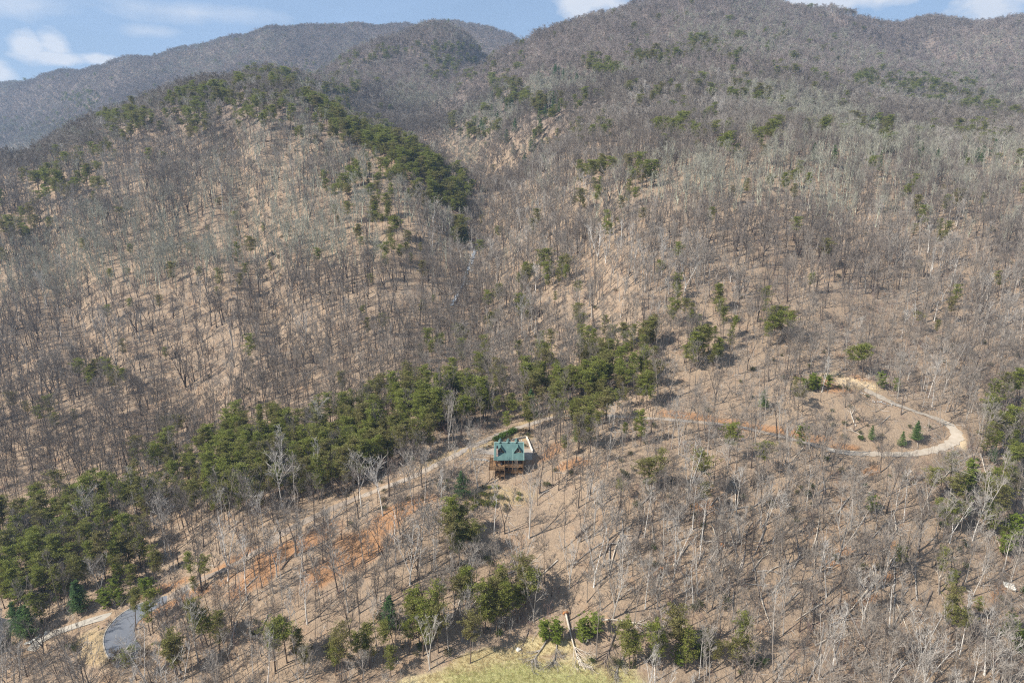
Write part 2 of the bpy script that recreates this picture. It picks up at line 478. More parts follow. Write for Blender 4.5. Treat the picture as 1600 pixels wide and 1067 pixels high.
# ---- what covers the ground
PXg, PYg, Dg = project(GX, GY, GZ)
near = GY < 360
nz = vnoise(GX, GY, 7, 11) * 0.5 + vnoise(GX, GY, 3, 12) * 0.5
def blob(items, soft=0.6, wob=0.35):
    o = np.zeros(GX.shape)
    for (px, py, rx, ry, *rest) in items:
        a = R(rest[0]) if rest else 0.0
        dx = (PXg - px); dy = (PYg - py)
        u = (dx * math.cos(a) + dy * math.sin(a)) / rx; v = (-dx * math.sin(a) + dy * math.cos(a)) / ry
        q = np.sqrt(u * u + v * v) + nz * wob
        o = np.maximum(o, 1 - sstep(1 - soft / 2, 1 + soft / 2, q))
    return o * near
grass = blob([(820,1085,165,58),(770,1032,70,18,-8),(850,1008,48,14),(900,1064,100,30),(665,1066,40,12)])
green = blob([(820,1085,150,48),(900,1075,110,32)], 1.0)
yellow = blob([(775,687,42,6,-25),(815,684,26,5),(700,712,50,5,-22),(740,698,30,5,-25),(150,1000,30,16,-15),(150,1020,24,20),(770,775,60,14),(1345,602,40,8,12),(840,655,36,5,-14)], 0.8)
soil = blob([(565,858,55,26,-25),(530,880,70,22,-25),(480,845,60,12,-28),(430,872,50,14,-30),(400,905,60,12,-28),(360,880,45,8,-28),(590,830,40,14,-20),(620,800,60,12,-25),
             (1060,648,40,6,8),(1100,653,36,6,10),(1150,663,36,6,10),(1205,670,32,6,8),(1245,680,26,6,10),(1275,686,25,6),(1320,698,25,5),(1055,873,14,6),(1360,736,14,5),(1325,862,14,6),(1395,852,8,6),(1310,600,26,12),(1330,597,26,9),
             (860,708,30,10,-30),(880,730,18,8,-20),(1560,925,12,16,40),(1100,790,20,8),(310,925,90,7,-24),(240,925,50,5,-20),(1380,902,20,7,-20),(1300,880,16,5),(1350,940,24,6,-20),(905,720,14,8)], 0.9, 0.55)
pale = blob([(1322,597,18,8),(1345,600,30,5,15),(1300,585,18,5),(1500,690,16,8,60)], 0.8)
# distance to the roads
rd = np.full(GX.shape, 99.0)
selr = np.argwhere((GY < 330) & (GY > 140)); 
allr = np.vstack([road_l, asph_l[:, :3], drive_l])
for i in range(0, len(selr), 20000):
    q = selr[i:i+20000]; x = GX[q[:, 0], q[:, 1]]; y = GY[q[:, 0], q[:, 1]]
    rd[q[:, 0], q[:, 1]] = np.sqrt(((x[:, None] - allr[:, 0]) ** 2 + (y[:, None] - allr[:, 1]) ** 2).min(1))
upb = np.zeros(GX.shape)
verge = 1 - sstep(2.6, 5.0, rd + nz * 1.5)
greysoil = 1 - sstep(0, 1, np.clip((PYg - 640) / 60, 0, 1))

nv = GX.size
me = bpy.data.meshes.new('ground')
NR, NC = GX.shape
co = np.stack([GX, GY, GZ], -1).reshape(-1).astype(np.float32)
i0 = (np.arange(NR - 1)[:, None] * NC + np.arange(NC - 1)[None]).ravel()
quads = np.stack([i0, i0 + 1, i0 + NC + 1, i0 + NC], 1).astype(np.int32)
me.vertices.add(nv); me.vertices.foreach_set('co', co)
me.loops.add(quads.size); me.loops.foreach_set('vertex_index', quads.ravel())
me.polygons.add(len(quads)); me.polygons.foreach_set('loop_start', np.arange(0, quads.size, 4, dtype=np.int32))
me.polygons.foreach_set('use_smooth', np.ones(len(quads), bool))
me.update(calc_edges=True)
def vattr(name, arr):
    a = me.attributes.new(name, 'FLOAT', 'POINT'); a.data.foreach_set('value', arr.ravel().astype(np.float32))
hollow = far * np.clip(0.5 - rid * 1.2, 0, 1)
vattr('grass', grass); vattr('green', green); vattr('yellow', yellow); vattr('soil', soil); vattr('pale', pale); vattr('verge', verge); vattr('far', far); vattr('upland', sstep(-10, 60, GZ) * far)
def gattr(nt, name):
    n = nt.nodes.new('ShaderNodeAttribute'); n.attribute_name = name; return n.outputs['Fac']
m, nt, b = newmat('leaf_litter', 0.95, 0.08)
big = ramp(nt, noise(nt, 0.035, 4, 0.6), 0.35, 0.65)
mid = ramp(nt, noise(nt, 0.35, 5, 0.7), 0.3, 0.7)
fin = ramp(nt, noise(nt, 1.7, 5, 0.8), 0.28, 0.72)
tiny = ramp(nt, noise(nt, 5.5, 3, 0.8), 0.3, 0.7)
c = mixc(nt, big, (0.335, 0.243, 0.162), (0.300, 0.224, 0.160))
c = mixc(nt, mth(nt, 'MULTIPLY', mid, 0.6), c, (0.385, 0.280, 0.182))
c = mixc(nt, mth(nt, 'MULTIPLY', gattr(nt, 'far'), 0.4), c, (0.330, 0.245, 0.165))
c = mixc(nt, mth(nt, 'MULTIPLY', gattr(nt, 'upland'), 0.85), c, (0.165, 0.138, 0.120))  # upland litter greyer, with the far ridge's cloud shadow darkened into it
rust = ramp(nt, noise(nt, 0.12, 6, 0.7), 0.52, 0.70)
c = mixc(nt, mth(nt, 'MULTIPLY', rust, 0.45), c, (0.335, 0.185, 0.095))
duff = ramp(nt, noise(nt, 0.5, 6, 0.75, vec=None, dist=0.8), 0.5, 0.68)
c = mixc(nt, mth(nt, 'MULTIPLY', duff, 0.55), c, (0.165, 0.122, 0.092))
def patch(c, attr, colr, k=1.0, edge=0.35):
    f = ramp(nt, mth(nt, 'ADD', gattr(nt, attr), mth(nt, 'MULTIPLY', mth(nt, 'SUBTRACT', fin, 0.5), 0.5)), 0.5 - edge, 0.5 + edge)
    return mixc(nt, mth(nt, 'MULTIPLY', f, k, True), c, colr)
c = patch(c, 'verge', (0.36, 0.25, 0.155), 0.7)
c = patch(c, 'soil', (0.38, 0.195, 0.090), 0.8)
c = patch(c, 'yellow', (0.42, 0.31, 0.16), 0.65)
c = patch(c, 'pale', (0.62, 0.47, 0.29), 0.9)
c = patch(c, 'grass', (0.50, 0.41, 0.22), 0.95)
c = patch(c, 'green', (0.36, 0.36, 0.14), 0.7)
c = mixc(nt, 1.0, c, mth(nt, 'ADD', mth(nt, 'MULTIPLY', fin, 0.55), 0.70), 'MULTIPLY')
c = mixc(nt, 1.0, c, mth(nt, 'ADD', mth(nt, 'MULTIPLY', tiny, 0.5), 0.75), 'MULTIPLY')
nt.links.new(c, b.inputs['Base Color'])
bn = nt.nodes.new('ShaderNodeBump'); bn.inputs['Distance'].default_value = 0.55; bn.inputs['Strength'].default_value = 0.9
nt.links.new(noise(nt, 1.4, 6, 0.75), bn.inputs['Height']); nt.links.new(bn.outputs[0], b.inputs['Normal'])
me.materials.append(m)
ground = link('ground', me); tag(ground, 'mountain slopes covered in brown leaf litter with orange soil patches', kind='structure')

# ---- road sheets
def ribbon(name, L, half, mat, label, lift=0.0, wob=0.15, parent=None, nacross=5, thick=0.0):
    V = []; Fc = []
    T = np.gradient(L[:, :2], axis=0); T /= np.linalg.norm(T, axis=1)[:, None]
    Nn = np.stack([-T[:, 1], T[:, 0]], 1)
    for i, p in enumerate(L):
        hw = half(i / len(L)) if callable(half) else half
        for k in range(nacross):
            s_ = (k / (nacross - 1)) * 2 - 1
            e = wob * math.sin(i * 1.7 + k) * random.random() if k in (0, nacross - 1) else 0
            V.append((p[0] + Nn[i, 0] * (hw * s_ + e), p[1] + Nn[i, 1] * (hw * s_ + e), p[2] + lift))
    for i in range(len(L) - 1):
        for k in range(nacross - 1):
            a = i * nacross + k; Fc.append((a, a + 1, a + nacross + 1, a + nacross))
    mb = MB(); mb.raw(V, Fc); o = mb.build(name, mat, parent, smooth=True)
    if not parent: tag(o, label, kind='structure')
    return o
m_as, nt, b = newmat('asphalt', 0.85, 0.3)
c = mixc(nt, ramp(nt, noise(nt, 0.5, 5), .3, .7), (0.125, 0.133, 0.150), (0.165, 0.172, 0.185)); c = mixc(nt, ramp(nt, noise(nt, 3, 3), .6, .8), c, (0.21, 0.21, 0.21)); nt.links.new(c, b.inputs['Base Color'])
m_gr, nt, b = newmat('gravel', 0.95, 0.15)
c = mixc(nt, ramp(nt, noise(nt, 0.16, 5), .4, .6), (0.29, 0.25, 0.21), (0.36, 0.27, 0.185))
c = mixc(nt, mth(nt, 'MULTIPLY', ramp(nt, noise(nt, 3.5, 3, .8), .35, .75), 0.6), c, (0.43, 0.38, 0.32)); nt.links.new(c, b.inputs['Base Color'])
m_grp, nt, b = newmat('pale_gravel', 0.95, 0.15)
c = mixc(nt, ramp(nt, noise(nt, 0.3, 5), .35, .65), (0.38, 0.31, 0.23), (0.50, 0.43, 0.34))
c = mixc(nt, mth(nt, 'MULTIPLY', ramp(nt, noise(nt, 3.5, 3, .8), .35, .75), 0.5), c, (0.36, 0.29, 0.21)); nt.links.new(c, b.inputs['Base Color'])
M_CONC = simple('concrete', (0.38, 0.335, 0.27), 0.12, 0.8, 0.9)
ribbon('asphalt_road', asph_l, lambda t: 4.1 - 2.3 * max(0, t - 0.72) / 0.28, m_as, 'smooth dark grey asphalt road bending round at the lower left')
# fork: the long access road turns from worn grey gravel to pale gravel at the bend
pr = project(road_l[:, 0], road_l[:, 1], road_l[:, 2])[0]
kk = int(np.argmax(pr > 1290))
k2 = int(np.argmax(pr > 560))
m_old = simple('worn_asphalt', (0.27, 0.215, 0.165), 0.3, 0.25, 0.9)
ribbon('worn_road', road_l[:k2 + 1], 1.75, m_old, 'narrow worn grey access road climbing beside the orange bank', wob=0.4)
ribbon('gravel_road', road_l[k2:kk + 1], 1.45, m_gr, 'brown gravel track passing above the cabin along the spur', wob=0.5, lift=0.004)
ribbon('pale_gravel_road', road_l[kk:], 2.15, m_grp, 'pale gravel track looping round a hairpin bend on the slope', wob=0.7, lift=0.008)
ribbon('concrete_driveway', drive_l, 1.75, M_CONC, 'pale concrete driveway leaving the asphalt bend to the left', wob=0.02, lift=0.05)
# light concrete kerb on the left edge of the asphalt bend
T = np.gradient(asph_l[:, :2], axis=0); T /= np.linalg.norm(T, axis=1)[:, None]
mb = MB()
for i in range(2, int(len(asph_l) * .93)):
    a, b_ = asph_l[i], asph_l[i + 1]
    na = np.array((-T[i, 1], T[i, 0])); nb = np.array((-T[i+1, 1], T[i+1, 0]))
    for (q, nn, hw) in ():
        pass
    def qp(p, nn, o, z): return (p[0] + nn[0] * o, p[1] + nn[1] * o, p[2] + z)
    h1 = 4.14 - 2.3 * max(0, i / len(asph_l) - 0.72) / 0.28; h2 = 4.14 - 2.3 * max(0, (i+1) / len(asph_l) - 0.72) / 0.28
    mb.face([qp(a, na, h1, -.1), qp(b_, nb, h2, -.1), qp(b_, nb, h2, .12), qp(a, na, h1, .12)])
    mb.face([qp(a, na, h1, .12), qp(b_, nb, h2, .12), qp(b_, nb, h2 + .3, .12), qp(a, na, h1 + .3, .12)])
    mb.face([qp(a, na, h1 + .3, .12), qp(b_, nb, h2 + .3, .12), qp(b_, nb, h2 + .3, -.2), qp(a, na, h1 + .3, -.2)])
k = mb.build('kerb', M_CONC); tag(k, 'pale concrete kerb round the asphalt bend', kind='structure')

#=====TREES=====
# ------------------------------------------------------------------ tree builders (unit metres)
def nrm(v): return v / (np.linalg.norm(v) + 1e-9)
def rdir(el0, el1, az=None):
    a = random.uniform(0, 2 * math.pi) if az is None else az
    e = R(random.uniform(el0, el1))
    return np.array((math.cos(a) * math.cos(e), math.sin(a) * math.cos(e), math.sin(e)))
def limb(mb, p, d, length, r0, r1, nseg=3, bend=0.18, up=0.12, n=3):
    pts = [np.array(p, float)]; d = nrm(np.array(d, float))
    for i in range(nseg):
        d = nrm(d + np.array([random.uniform(-bend, bend) for _ in range(3)]) + np.array((0, 0, up)))
        pts.append(pts[-1] + d * length / nseg)
    mb.tube(pts, [r0 + (r1 - r0) * i / nseg for i in range(nseg + 1)], n, cap=False)
    return pts, d
def twigs(mb, p, d, length, count, w):
    for _ in range(count):
        dd = nrm(d * 0.8 + np.array([random.uniform(-.8, .8) for _ in range(3)]) + np.array((0, 0, .25)))
        L = length * random.uniform(.5, 1.1)
        q = nrm(np.cross(dd, np.array([random.uniform(-1, 1) for _ in range(3)]))) * w * .5
        s_ = p - d * random.uniform(0, length * .7); m_ = s_ + dd * L * .5 + q * 0.3; e = s_ + dd * L + np.array((0, 0, L * .1))
        mb.face([s_ - q, s_ + q, m_ + q * .8]); mb.face([s_ - q, m_ + q * .8, e])
def bare_tree(H=17.0, r=0.2, first=0.42, nprim=11, spread=0.26, forks=1, tw=1.0, seed=0, dead=False, twd=.036):
    """trunk mesh builder and crown mesh builder for a leafless tree"""
    random.seed(1000 + seed)
    tr, cr = MB(), MB()
    leads = []
    bx, by = random.uniform(-.06, .06), random.uniform(-.06, .06)
    def axis(base, d, L, r0, r1, ns=6):
        pts = [np.array(base, float)]
        for i in range(ns):
            d = nrm(d + np.array((random.uniform(-.05, .05), random.uniform(-.05, .05), .03)))
            pts.append(pts[-1] + d * L / ns)
        rad = [r0 + (r1 - r0) * (i / ns) ** .8 for i in range(ns + 1)]
        rad[0] *= 1.35
        tr.tube(pts, rad, 6, cap=False)
        return pts
    if forks == 1:
        leads.append((axis((0, 0, -.5), nrm(np.array((bx, by, 1))), H * .92, r, .035, 8), H))
    else:
        hf = H * random.uniform(.06, .3)
        st = axis((0, 0, -.5), nrm(np.array((bx, by, 1))), hf + .5, r * 1.15, r * .9, 3)
        a0 = random.uniform(0, 6.28)
        for k in range(forks):
            d = rdir(66, 78, a0 + k * 6.28 / forks)
            leads.append((axis(st[-1], d, (H - hf) * .95, r * .75, .03, 7), H))
    for pts, _ in leads:
        npr = int(nprim / len(leads)) + 1
        P_ = np.array(pts)
        zs = P_[:, 2]
        for i in range(npr):
            f = first + (0.97 - first) * ((i + random.random()) / npr)
            z = f * H
            k = int(np.clip(np.searchsorted(zs, z) - 1, 0, len(zs) - 2)); t = np.clip((z - zs[k]) / (zs[k+1] - zs[k] + 1e-6), 0, 1)
            p = P_[k] * (1 - t) + P_[k+1] * t
            L = H * spread * (1.25 - .85 * (f - first) / (1 - first)) * random.uniform(.55, 1.2)
            d = rdir(38, 68)
            r0 = max(.04, r * .40 * (1.25 - f))
            bp, bd = limb(cr, p, d, L, r0, .022, 4, .17, .10, 4)
            if dead and random.random() < .5: continue
            ns_ = random.randint(4, 6)
            for j in range(ns_):
                u = random.uniform(.25, 1.0); kk_ = min(3, int(u * 4)); q = bp[kk_] + (bp[kk_+1] - bp[kk_]) * (u * 4 - kk_)
                d2 = nrm(nrm(bp[kk_+1] - bp[kk_]) + rdir(-10, 70) * .9)
                L2 = L * random.uniform(.3, .6)
                sp, sd = limb(cr, q, d2, L2, .028, .014, 2, .2, .14, 3)
                if not dead: twigs(cr, sp[-1], sd, L2 * .9, max(2, int(random.randint(4, 6) * tw)), twd)
            if not dead: twigs(cr, bp[-1], bd, L * .4, int(5 * tw), twd)
    return tr, cr
def combine(tr, cr, name, m0, m1):
    mb = MB(); mb.raw(tr.v, tr.f, 0); mb.raw(cr.v, cr.f, 1)
    return mb.mesh(name, [m0, m1])
def tuft(mb, c, rad, n, size, flat=0.6, mi=0):
    for _ in range(n):
        a = np.array([random.gauss(0, 1) for _ in range(3)]); a = nrm(a) * rad * random.random() ** .5
        a[2] *= flat
        p = c + a
        d = nrm(a * np.array((1, 1, .6)) / rad + np.array([random.uniform(-.6, .6), random.uniform(-.6, .6), random.uniform(-.1, .8)]))
        q = nrm(np.cross(d, np.array([random.uniform(-1, 1) for _ in range(3)]))) * size * .32
        mb.face([p - q, p + q, p + d * size * random.uniform(.7, 1.2)], mi)
def pine(H=14.0, r=.17, first=.5, spread=.19, seed=0, tiers=9, lower_dead=True, dens=1.0, leafsz=.33):
    """yellow pine: bare lower trunk, irregular rounded crown of needle tufts"""
    random.seed(2000 + seed)
    tr, cr = MB(), MB()
    d = nrm(np.array((random.uniform(-.05, .05), random.uniform(-.05, .05), 1)))
    pts = [np.array((0, 0, -.5))]
    for i in range(7):
        d = nrm(d + np.array((random.uniform(-.05, .05), random.uniform(-.05, .05), .03))); pts.append(pts[-1] + d * (H * .97 + .5) / 7)
    tr.tube(pts, [r * 1.25] + [r * (1 - .82 * i / 7) for i in range(1, 8)], 6, cap=False)
    P_ = np.array(pts)
    for i in range(tiers):
        f = first + (.97 - first) * (i / (tiers - 1)) ** .95
        for k in range(random.randint(4, 5)):
            z = (f + random.uniform(-.03, .03)) * H
            p = np.array([np.interp(z, P_[:, 2], P_[:, a]) for a in range(3)])
            prof = math.sin(math.pi * (.18 + .74 * min(1, max(0, (f - first) / (1 - first))))) ** .7
            L = H * spread * prof * random.uniform(.45, 1.4)
            bp, bd = limb(tr, p, rdir(5, 40), L, .05, .02, 2, .15, .1, 3)
            for j, u in enumerate((1.05, .80, .58, .35)):
                c = bp[0] + (bp[-1] - bp[0]) * u + np.array((0, 0, .12))
                if u < 1: c = c + np.array([random.uniform(-.5, .5) for _ in range(3)])
                tuft(cr, c, H * .046 * random.uniform(.6, 1.4), int(18 * dens), leafsz, .4)
    tuft(cr, P_[-1], H * .05, int(36 * dens), leafsz)
    if lower_dead:
        for k in range(5):
            z = H * random.uniform(first * .55, first)
            p = np.array([np.interp(z, P_[:, 2], P_[:, a]) for a in range(3)])
            limb(tr, p, rdir(-5, 25), H * .09, .03, .012, 2, .1, 0, 3)
    return tr, cr
def layered(H=13.0, r=.17, seed=0, first=.12, spread=.24, whorls=12, dens=1.0, leafsz=.40):
    """white pine or hemlock: conical, horizontal plumes in whorls"""
    random.seed(3000 + seed)
    tr, cr = MB(), MB()
    tr.tube([(0, 0, -.4), (0, 0, H * .5), (0, 0, H)], [r, r * .6, .02], 6, cap=False)
    for i in range(whorls):
        f = first + (.97 - first) * i / (whorls - 1)
        n = 5 if i < whorls - 3 else 3
        a0 = random.random() * 6
        for k in range(n):
            L = H * spread * (1.06 - f) ** .85 * random.uniform(.7, 1.2)
            a = a0 + k * 6.283 / n + random.uniform(-.3, .3)
            d = rdir(8, 24, a)
            p = np.array((0, 0, f * H + random.uniform(-.2, .2)))
            bp, bd = limb(tr, p, d, L, .045, .015, 2, .06, .04, 3)
            side = np.array((-math.sin(a), math.cos(a), 0))
            for u in (.35, .65, 1.0):
                c = bp[0] + (bp[-1] - bp[0]) * u
                tuft(cr, c + side * random.uniform(-.4, .4) * L * .4, L * .28 + .18, int(20 * dens), leafsz, .3)
    tuft(cr, np.array((0, 0, H * .98)), .35, 10, leafsz, 1.6)
    return tr, cr
def bush(rad=1.3, h=1.6, n=260, size=.28, seed=0):
    random.seed(4000 + seed)
    st, lf = MB(), MB()
    for k in range(5): limb(st, (random.uniform(-.15, .15), random.uniform(-.15, .15), -.2), rdir(50, 85), h * .8, .03, .012, 2, .15, 0, 3)
    for k in range(9):
        a = random.random() * 6.28; q = random.random() ** .5 * rad * .55
        tuft(lf, np.array((math.cos(a) * q, math.sin(a) * q, h * random.uniform(.4, .72))), rad * .55, n // 9, size, .8)
    return st, lf
def brush(seed=0, h=1.8):
    random.seed(5000 + seed)
    mb = MB()
    for k in range(7):
        bp, bd = limb(mb, (random.uniform(-.5, .5), random.uniform(-.5, .5), -.1), rdir(48, 85), h * random.uniform(.6, 1.1), .022, .01, 2, .2, .05, 3)
        twigs(mb, bp[-1], bd, h * .5, 8, .03)
    return mb

TONES = {'silver grey': (0.56, 0.52, 0.46), 'ash grey': (0.39, 0.35, 0.30), 'grey brown': (0.245, 0.205, 0.165), 'dark brown': (0.105, 0.083, 0.068)}
BARE = []   # (trunk mesh, crown mesh, combined mesh, word for its shape, design height)
specs = [
 ('narrow pole-like', dict(H=18, r=.14, first=.60, nprim=9, spread=.14, seed=1)),
 ('high-branched', dict(H=18, r=.16, first=.46, nprim=11, spread=.21, seed=2)),
 ('broad-crowned', dict(H=17, r=.20, first=.34, nprim=14, spread=.30, seed=3, tw=1.1)),
 ('forked', dict(H=17, r=.19, first=.42, nprim=13, spread=.23, forks=2, seed=4)),
 ('many-stemmed', dict(H=16, r=.17, first=.38, nprim=15, spread=.22, forks=3, seed=5)),
 ('slender', dict(H=18, r=.12, first=.52, nprim=10, spread=.17, seed=6)),
 ('spreading', dict(H=16, r=.19, first=.36, nprim=14, spread=.28, seed=7, tw=1.1)),
 ('broken snag-like', dict(H=13, r=.20, first=.35, nprim=7, spread=.17, seed=8, dead=True)),
]
for i, (w, kw) in enumerate(specs):
    tr, cr = bare_tree(**kw)
    BARE.append((tr.mesh('bare_trunk_mesh', M_BARK), cr.mesh('bare_crown_mesh', M_TWIG), combine(tr, cr, 'bare_tree_mesh', M_BARK, M_TWIG), w, kw['H']))
BAREM = []
for i, (w, kw) in enumerate(specs):
    kw = dict(kw); kw['r'] *= 1.9; kw['spread'] *= 1.15; kw['tw'] = .9; kw['twd'] = .05; kw['seed'] += 90
    tr, cr = bare_tree(**kw); BAREM.append((None, None, combine(tr, cr, 'bare_tree_mesh', M_BARK, M_TWIG), w, kw['H']))
BAREF = []
for i, (w, kw) in enumerate(specs):
    kw = dict(kw); kw['tw'] = kw.get('tw', 1.0) * 1.25; kw['twd'] = .06; kw['seed'] += 50
    tr, cr = bare_tree(**kw); BAREF.append((None, None, combine(tr, cr, 'bare_tree_mesh', M_BARK, M_TWIG), w, kw['H']))
PINES = []
for i, (w, kw) in enumerate([
 ('rounded', dict(H=14, first=.52, spread=.20, seed=1)), ('narrow', dict(H=15, first=.50, spread=.14, seed=2)),
 ('flat-topped', dict(H=13, first=.58, spread=.24, seed=3, tiers=7)), ('bushy', dict(H=12, first=.30, spread=.22, seed=4, tiers=10)),
 ('ragged', dict(H=15, first=.42, spread=.17, seed=5, dens=.7))]):
    tr, cr = pine(**kw)
    PINES.append((tr.mesh('pine_trunk_mesh', M_PTRUNK), cr.mesh('pine_crown_mesh', M_PINE), combine(tr, cr, 'pine_mesh', M_PTRUNK, M_PINE), w, kw['H']))
WP = []
for i, kw in enumerate([dict(H=13, seed=1), dict(H=14, seed=2, spread=.20), dict(H=12, seed=3, spread=.28)]):
    tr, cr = layered(**kw)
    WP.append((tr.mesh('white_pine_trunk_mesh', M_PTRUNK), cr.mesh('white_pine_crown_mesh', M_WPINE), combine(tr, cr, 'white_pine_mesh', M_PTRUNK, M_WPINE), 'layered', kw['H']))
CED = []
for i, kw in enumerate([dict(H=8, seed=11, spread=.36, first=.10, tiers=10, dens=1.5, lower_dead=False), dict(H=9, seed=12, spread=.28, first=.12, tiers=11, dens=1.4, lower_dead=False), dict(H=7.5, seed=14, spread=.42, first=.14, tiers=8, dens=1.4, lower_dead=False)]):
    tr, cr = pine(**kw)
    CED.append((tr.mesh('cedar_trunk_mesh', M_PTRUNK), cr.mesh('cedar_crown_mesh', M_CEDAR), combine(tr, cr, 'cedar_mesh', M_PTRUNK, M_CEDAR), 'dense', kw['H']))
BUSH = []
for i in range(3):
    st, lf = bush(seed=i)
    BUSH.append((st.mesh('shrub_stem_mesh', M_PTRUNK), lf.mesh('shrub_leaf_mesh', M_SHRUB), combine(st, lf, 'shrub_mesh', M_PTRUNK, M_SHRUB), 'round', 1.6))
BRUSH = [brush(i).mesh('brush_mesh', M_TWIG) for i in range(3)]

# ------------------------------------------------------------------ where the trees stand
def maskpt(items, px, py, wob=0.0):
    """largest membership of photo-space ellipses for ground points"""
    o = np.zeros(len(px))
    for (cx_, cy_, rx, ry, *rest) in items:
        a = R(rest[0]) if rest else 0.0
        dx = px - cx_; dy = py - cy_
        u = (dx * math.cos(a) + dy * math.sin(a)) / rx; v = (-dx * math.sin(a) + dy * math.cos(a)) / ry
        o = np.maximum(o, 1 - sstep(.8, 1.15, np.sqrt(u * u + v * v) + wob))
    return o
def road_dist(x, y):
    o = np.full(len(x), 99.0)
    s_ = np.argwhere(y < 330)[:, 0]
    for i in range(0, len(s_), 20000):
        q = s_[i:i+20000]
        o[q] = np.sqrt(((x[q, None] - allr[:, 0]) ** 2 + (y[q, None] - allr[:, 1]) ** 2).min(1))
    return o
# horizon table: how high the ground nearer the camera reaches for every bearing
TB = np.linspace(-.95, .95, 500); YB = 120 * 1.006 ** np.arange(0, 570)
HZ = gz_at(TB[None, :] * YB[:, None], np.repeat(YB[:, None], 500, 1)) / YB[:, None]
HZm = np.maximum.accumulate(HZ, 0)
def visible(x, y, top, margin):
    """top of the thing clears the ground in front of it (with room for a step to the side)"""
    t = x / y
    j = np.clip(np.searchsorted(YB, y * .97) - 1, 0, len(YB) - 1); i = np.clip(((t + .95) / 1.9 * 499).astype(int), 3, 496)
    hz = np.minimum(np.minimum(HZm[j, i], HZm[j, i - 3]), HZm[j, i + 3])
    return (top / y) > hz - margin
GRASS_E = [(820,1085,168,60),(770,1032,72,20,-8),(850,1010,52,18),(900,1064,102,32)]
BAN_E = [(798,694,44,20),(745,700,30,8,-25)]
OPEN_E = [(798,715,38,36),(790,775,55,26),(560,858,45,20,-25),(1090,600,45,22),(1150,630,50,26),(1360,690,90,40),(1300,660,50,40),(1100,520,30,15),(1370,845,35,22),(150,1005,35,30),(1322,600,34,16),(1345,725,50,8)]
THICK_E = [(100,680,160,60),(200,860,180,60,-20),(750,350,60,90,20),(900,330,60,140,35),(740,200,150,70),(650,170,120,60),(1550,560,70,120),(1560,900,60,130),(620,590,200,40,-12)]
cands = []
y = 148.0
while y < 3000:
    sp_ = 4.5 if y < 800 else 4.5 + 1.4 * min(1, (y - 800) / 900)
    n = int(2 * (.86 * y + 30) / sp_)
    x = np.linspace(-(.86 * y + 30), .86 * y + 30, n) + rng.uniform(-.5, .5, n) * sp_
    cands.append(np.stack([x, y + rng.uniform(-.5, .5, n) * sp_], 1)); y += sp_
cands = np.vstack(cands)
def prep(cx_, cy_):
    z = gz_at(cx_, cy_); px, py, d = project(cx_, cy_, z); return z, px, py, d
cxx, cyy = cands.T
cz, cpx, cpy, cdp = prep(cxx, cyy)
nr_ = cyy < 360
wobn = vnoise(cxx, cyy, 9, 21) * .25
prob = np.where(cyy < 270, .72, np.where(cyy < 470, .68, np.where(cyy < 600, .85, 1.1)))
prob = prob * (1 + .55 * vnoise(cxx, cyy, 38, 22)) * (1 + .3 * vnoise(cxx, cyy, 13, 23))
prob = np.where(nr_, prob * (1 - .80 * maskpt(OPEN_E, cpx, cpy, wobn)), prob)
prob = prob * (1 + .8 * maskpt(THICK_E, cpx, cpy, wobn))
prob = np.where((cyy > 600), np.maximum(prob, 1.0), prob)
rdd = road_dist(cxx, cyy)
inb = (np.abs(cxx - CAB.x + 1.5) < 11) & (cyy > CAB.y - 5) & (cyy < CAB.y + 13.5)
house2 = (np.hypot(cxx - HOUSE2[0], cyy - HOUSE2[1]) < 9)
ban = (rdd < 3.6) | (maskpt(GRASS_E, cpx, cpy) * nr_ > .3) | inb | house2 | (np.hypot(cxx - PADHIT[0], cyy - PADHIT[1]) < 6)
asd = np.sqrt(((cxx[:, None][nr_] - asph_l[None, :, 0]) ** 2 + (cyy[:, None][nr_] - asph_l[None, :, 1]) ** 2).min(1)); tmp = np.full(len(cxx), 99.); tmp[nr_] = asd
ban |= tmp < 7
ban |= (maskpt(BAN_E, cpx, cpy) * nr_ > .3)
keep = (rng.random(len(cxx)) < prob) & ~ban & (cpx > -90) & (cpx < 1690)
vis = visible(cxx, cyy, cz + 17, 0.004)
# thickets and gaps on the far slopes, so that crowns read as clumps
keep &= ~((cyy > 700) & (cyy < 1600) & (vnoise(cxx, cyy, 16, 46) + rng.normal(0, .25, len(cxx)) < -.62))
keep &= vis & (cpy < 1175)
bx_, by_ = cxx[keep], cyy[keep]
bz_, tpx, tpy, tdp = prep(bx_, by_)
nB = len(bx_)
hB = np.interp(by_, [150, 300, 450, 2500], [17.5, 17, 16, 13.5]) * np.clip(rng.normal(.93, .2, nB), .42, 1.3)
# shape mix: more poles on the torn lower slope
kB = rng.choice(8, nB, p=[.18, .18, .12, .12, .09, .19, .10, .02])
gully = far[0, 0]

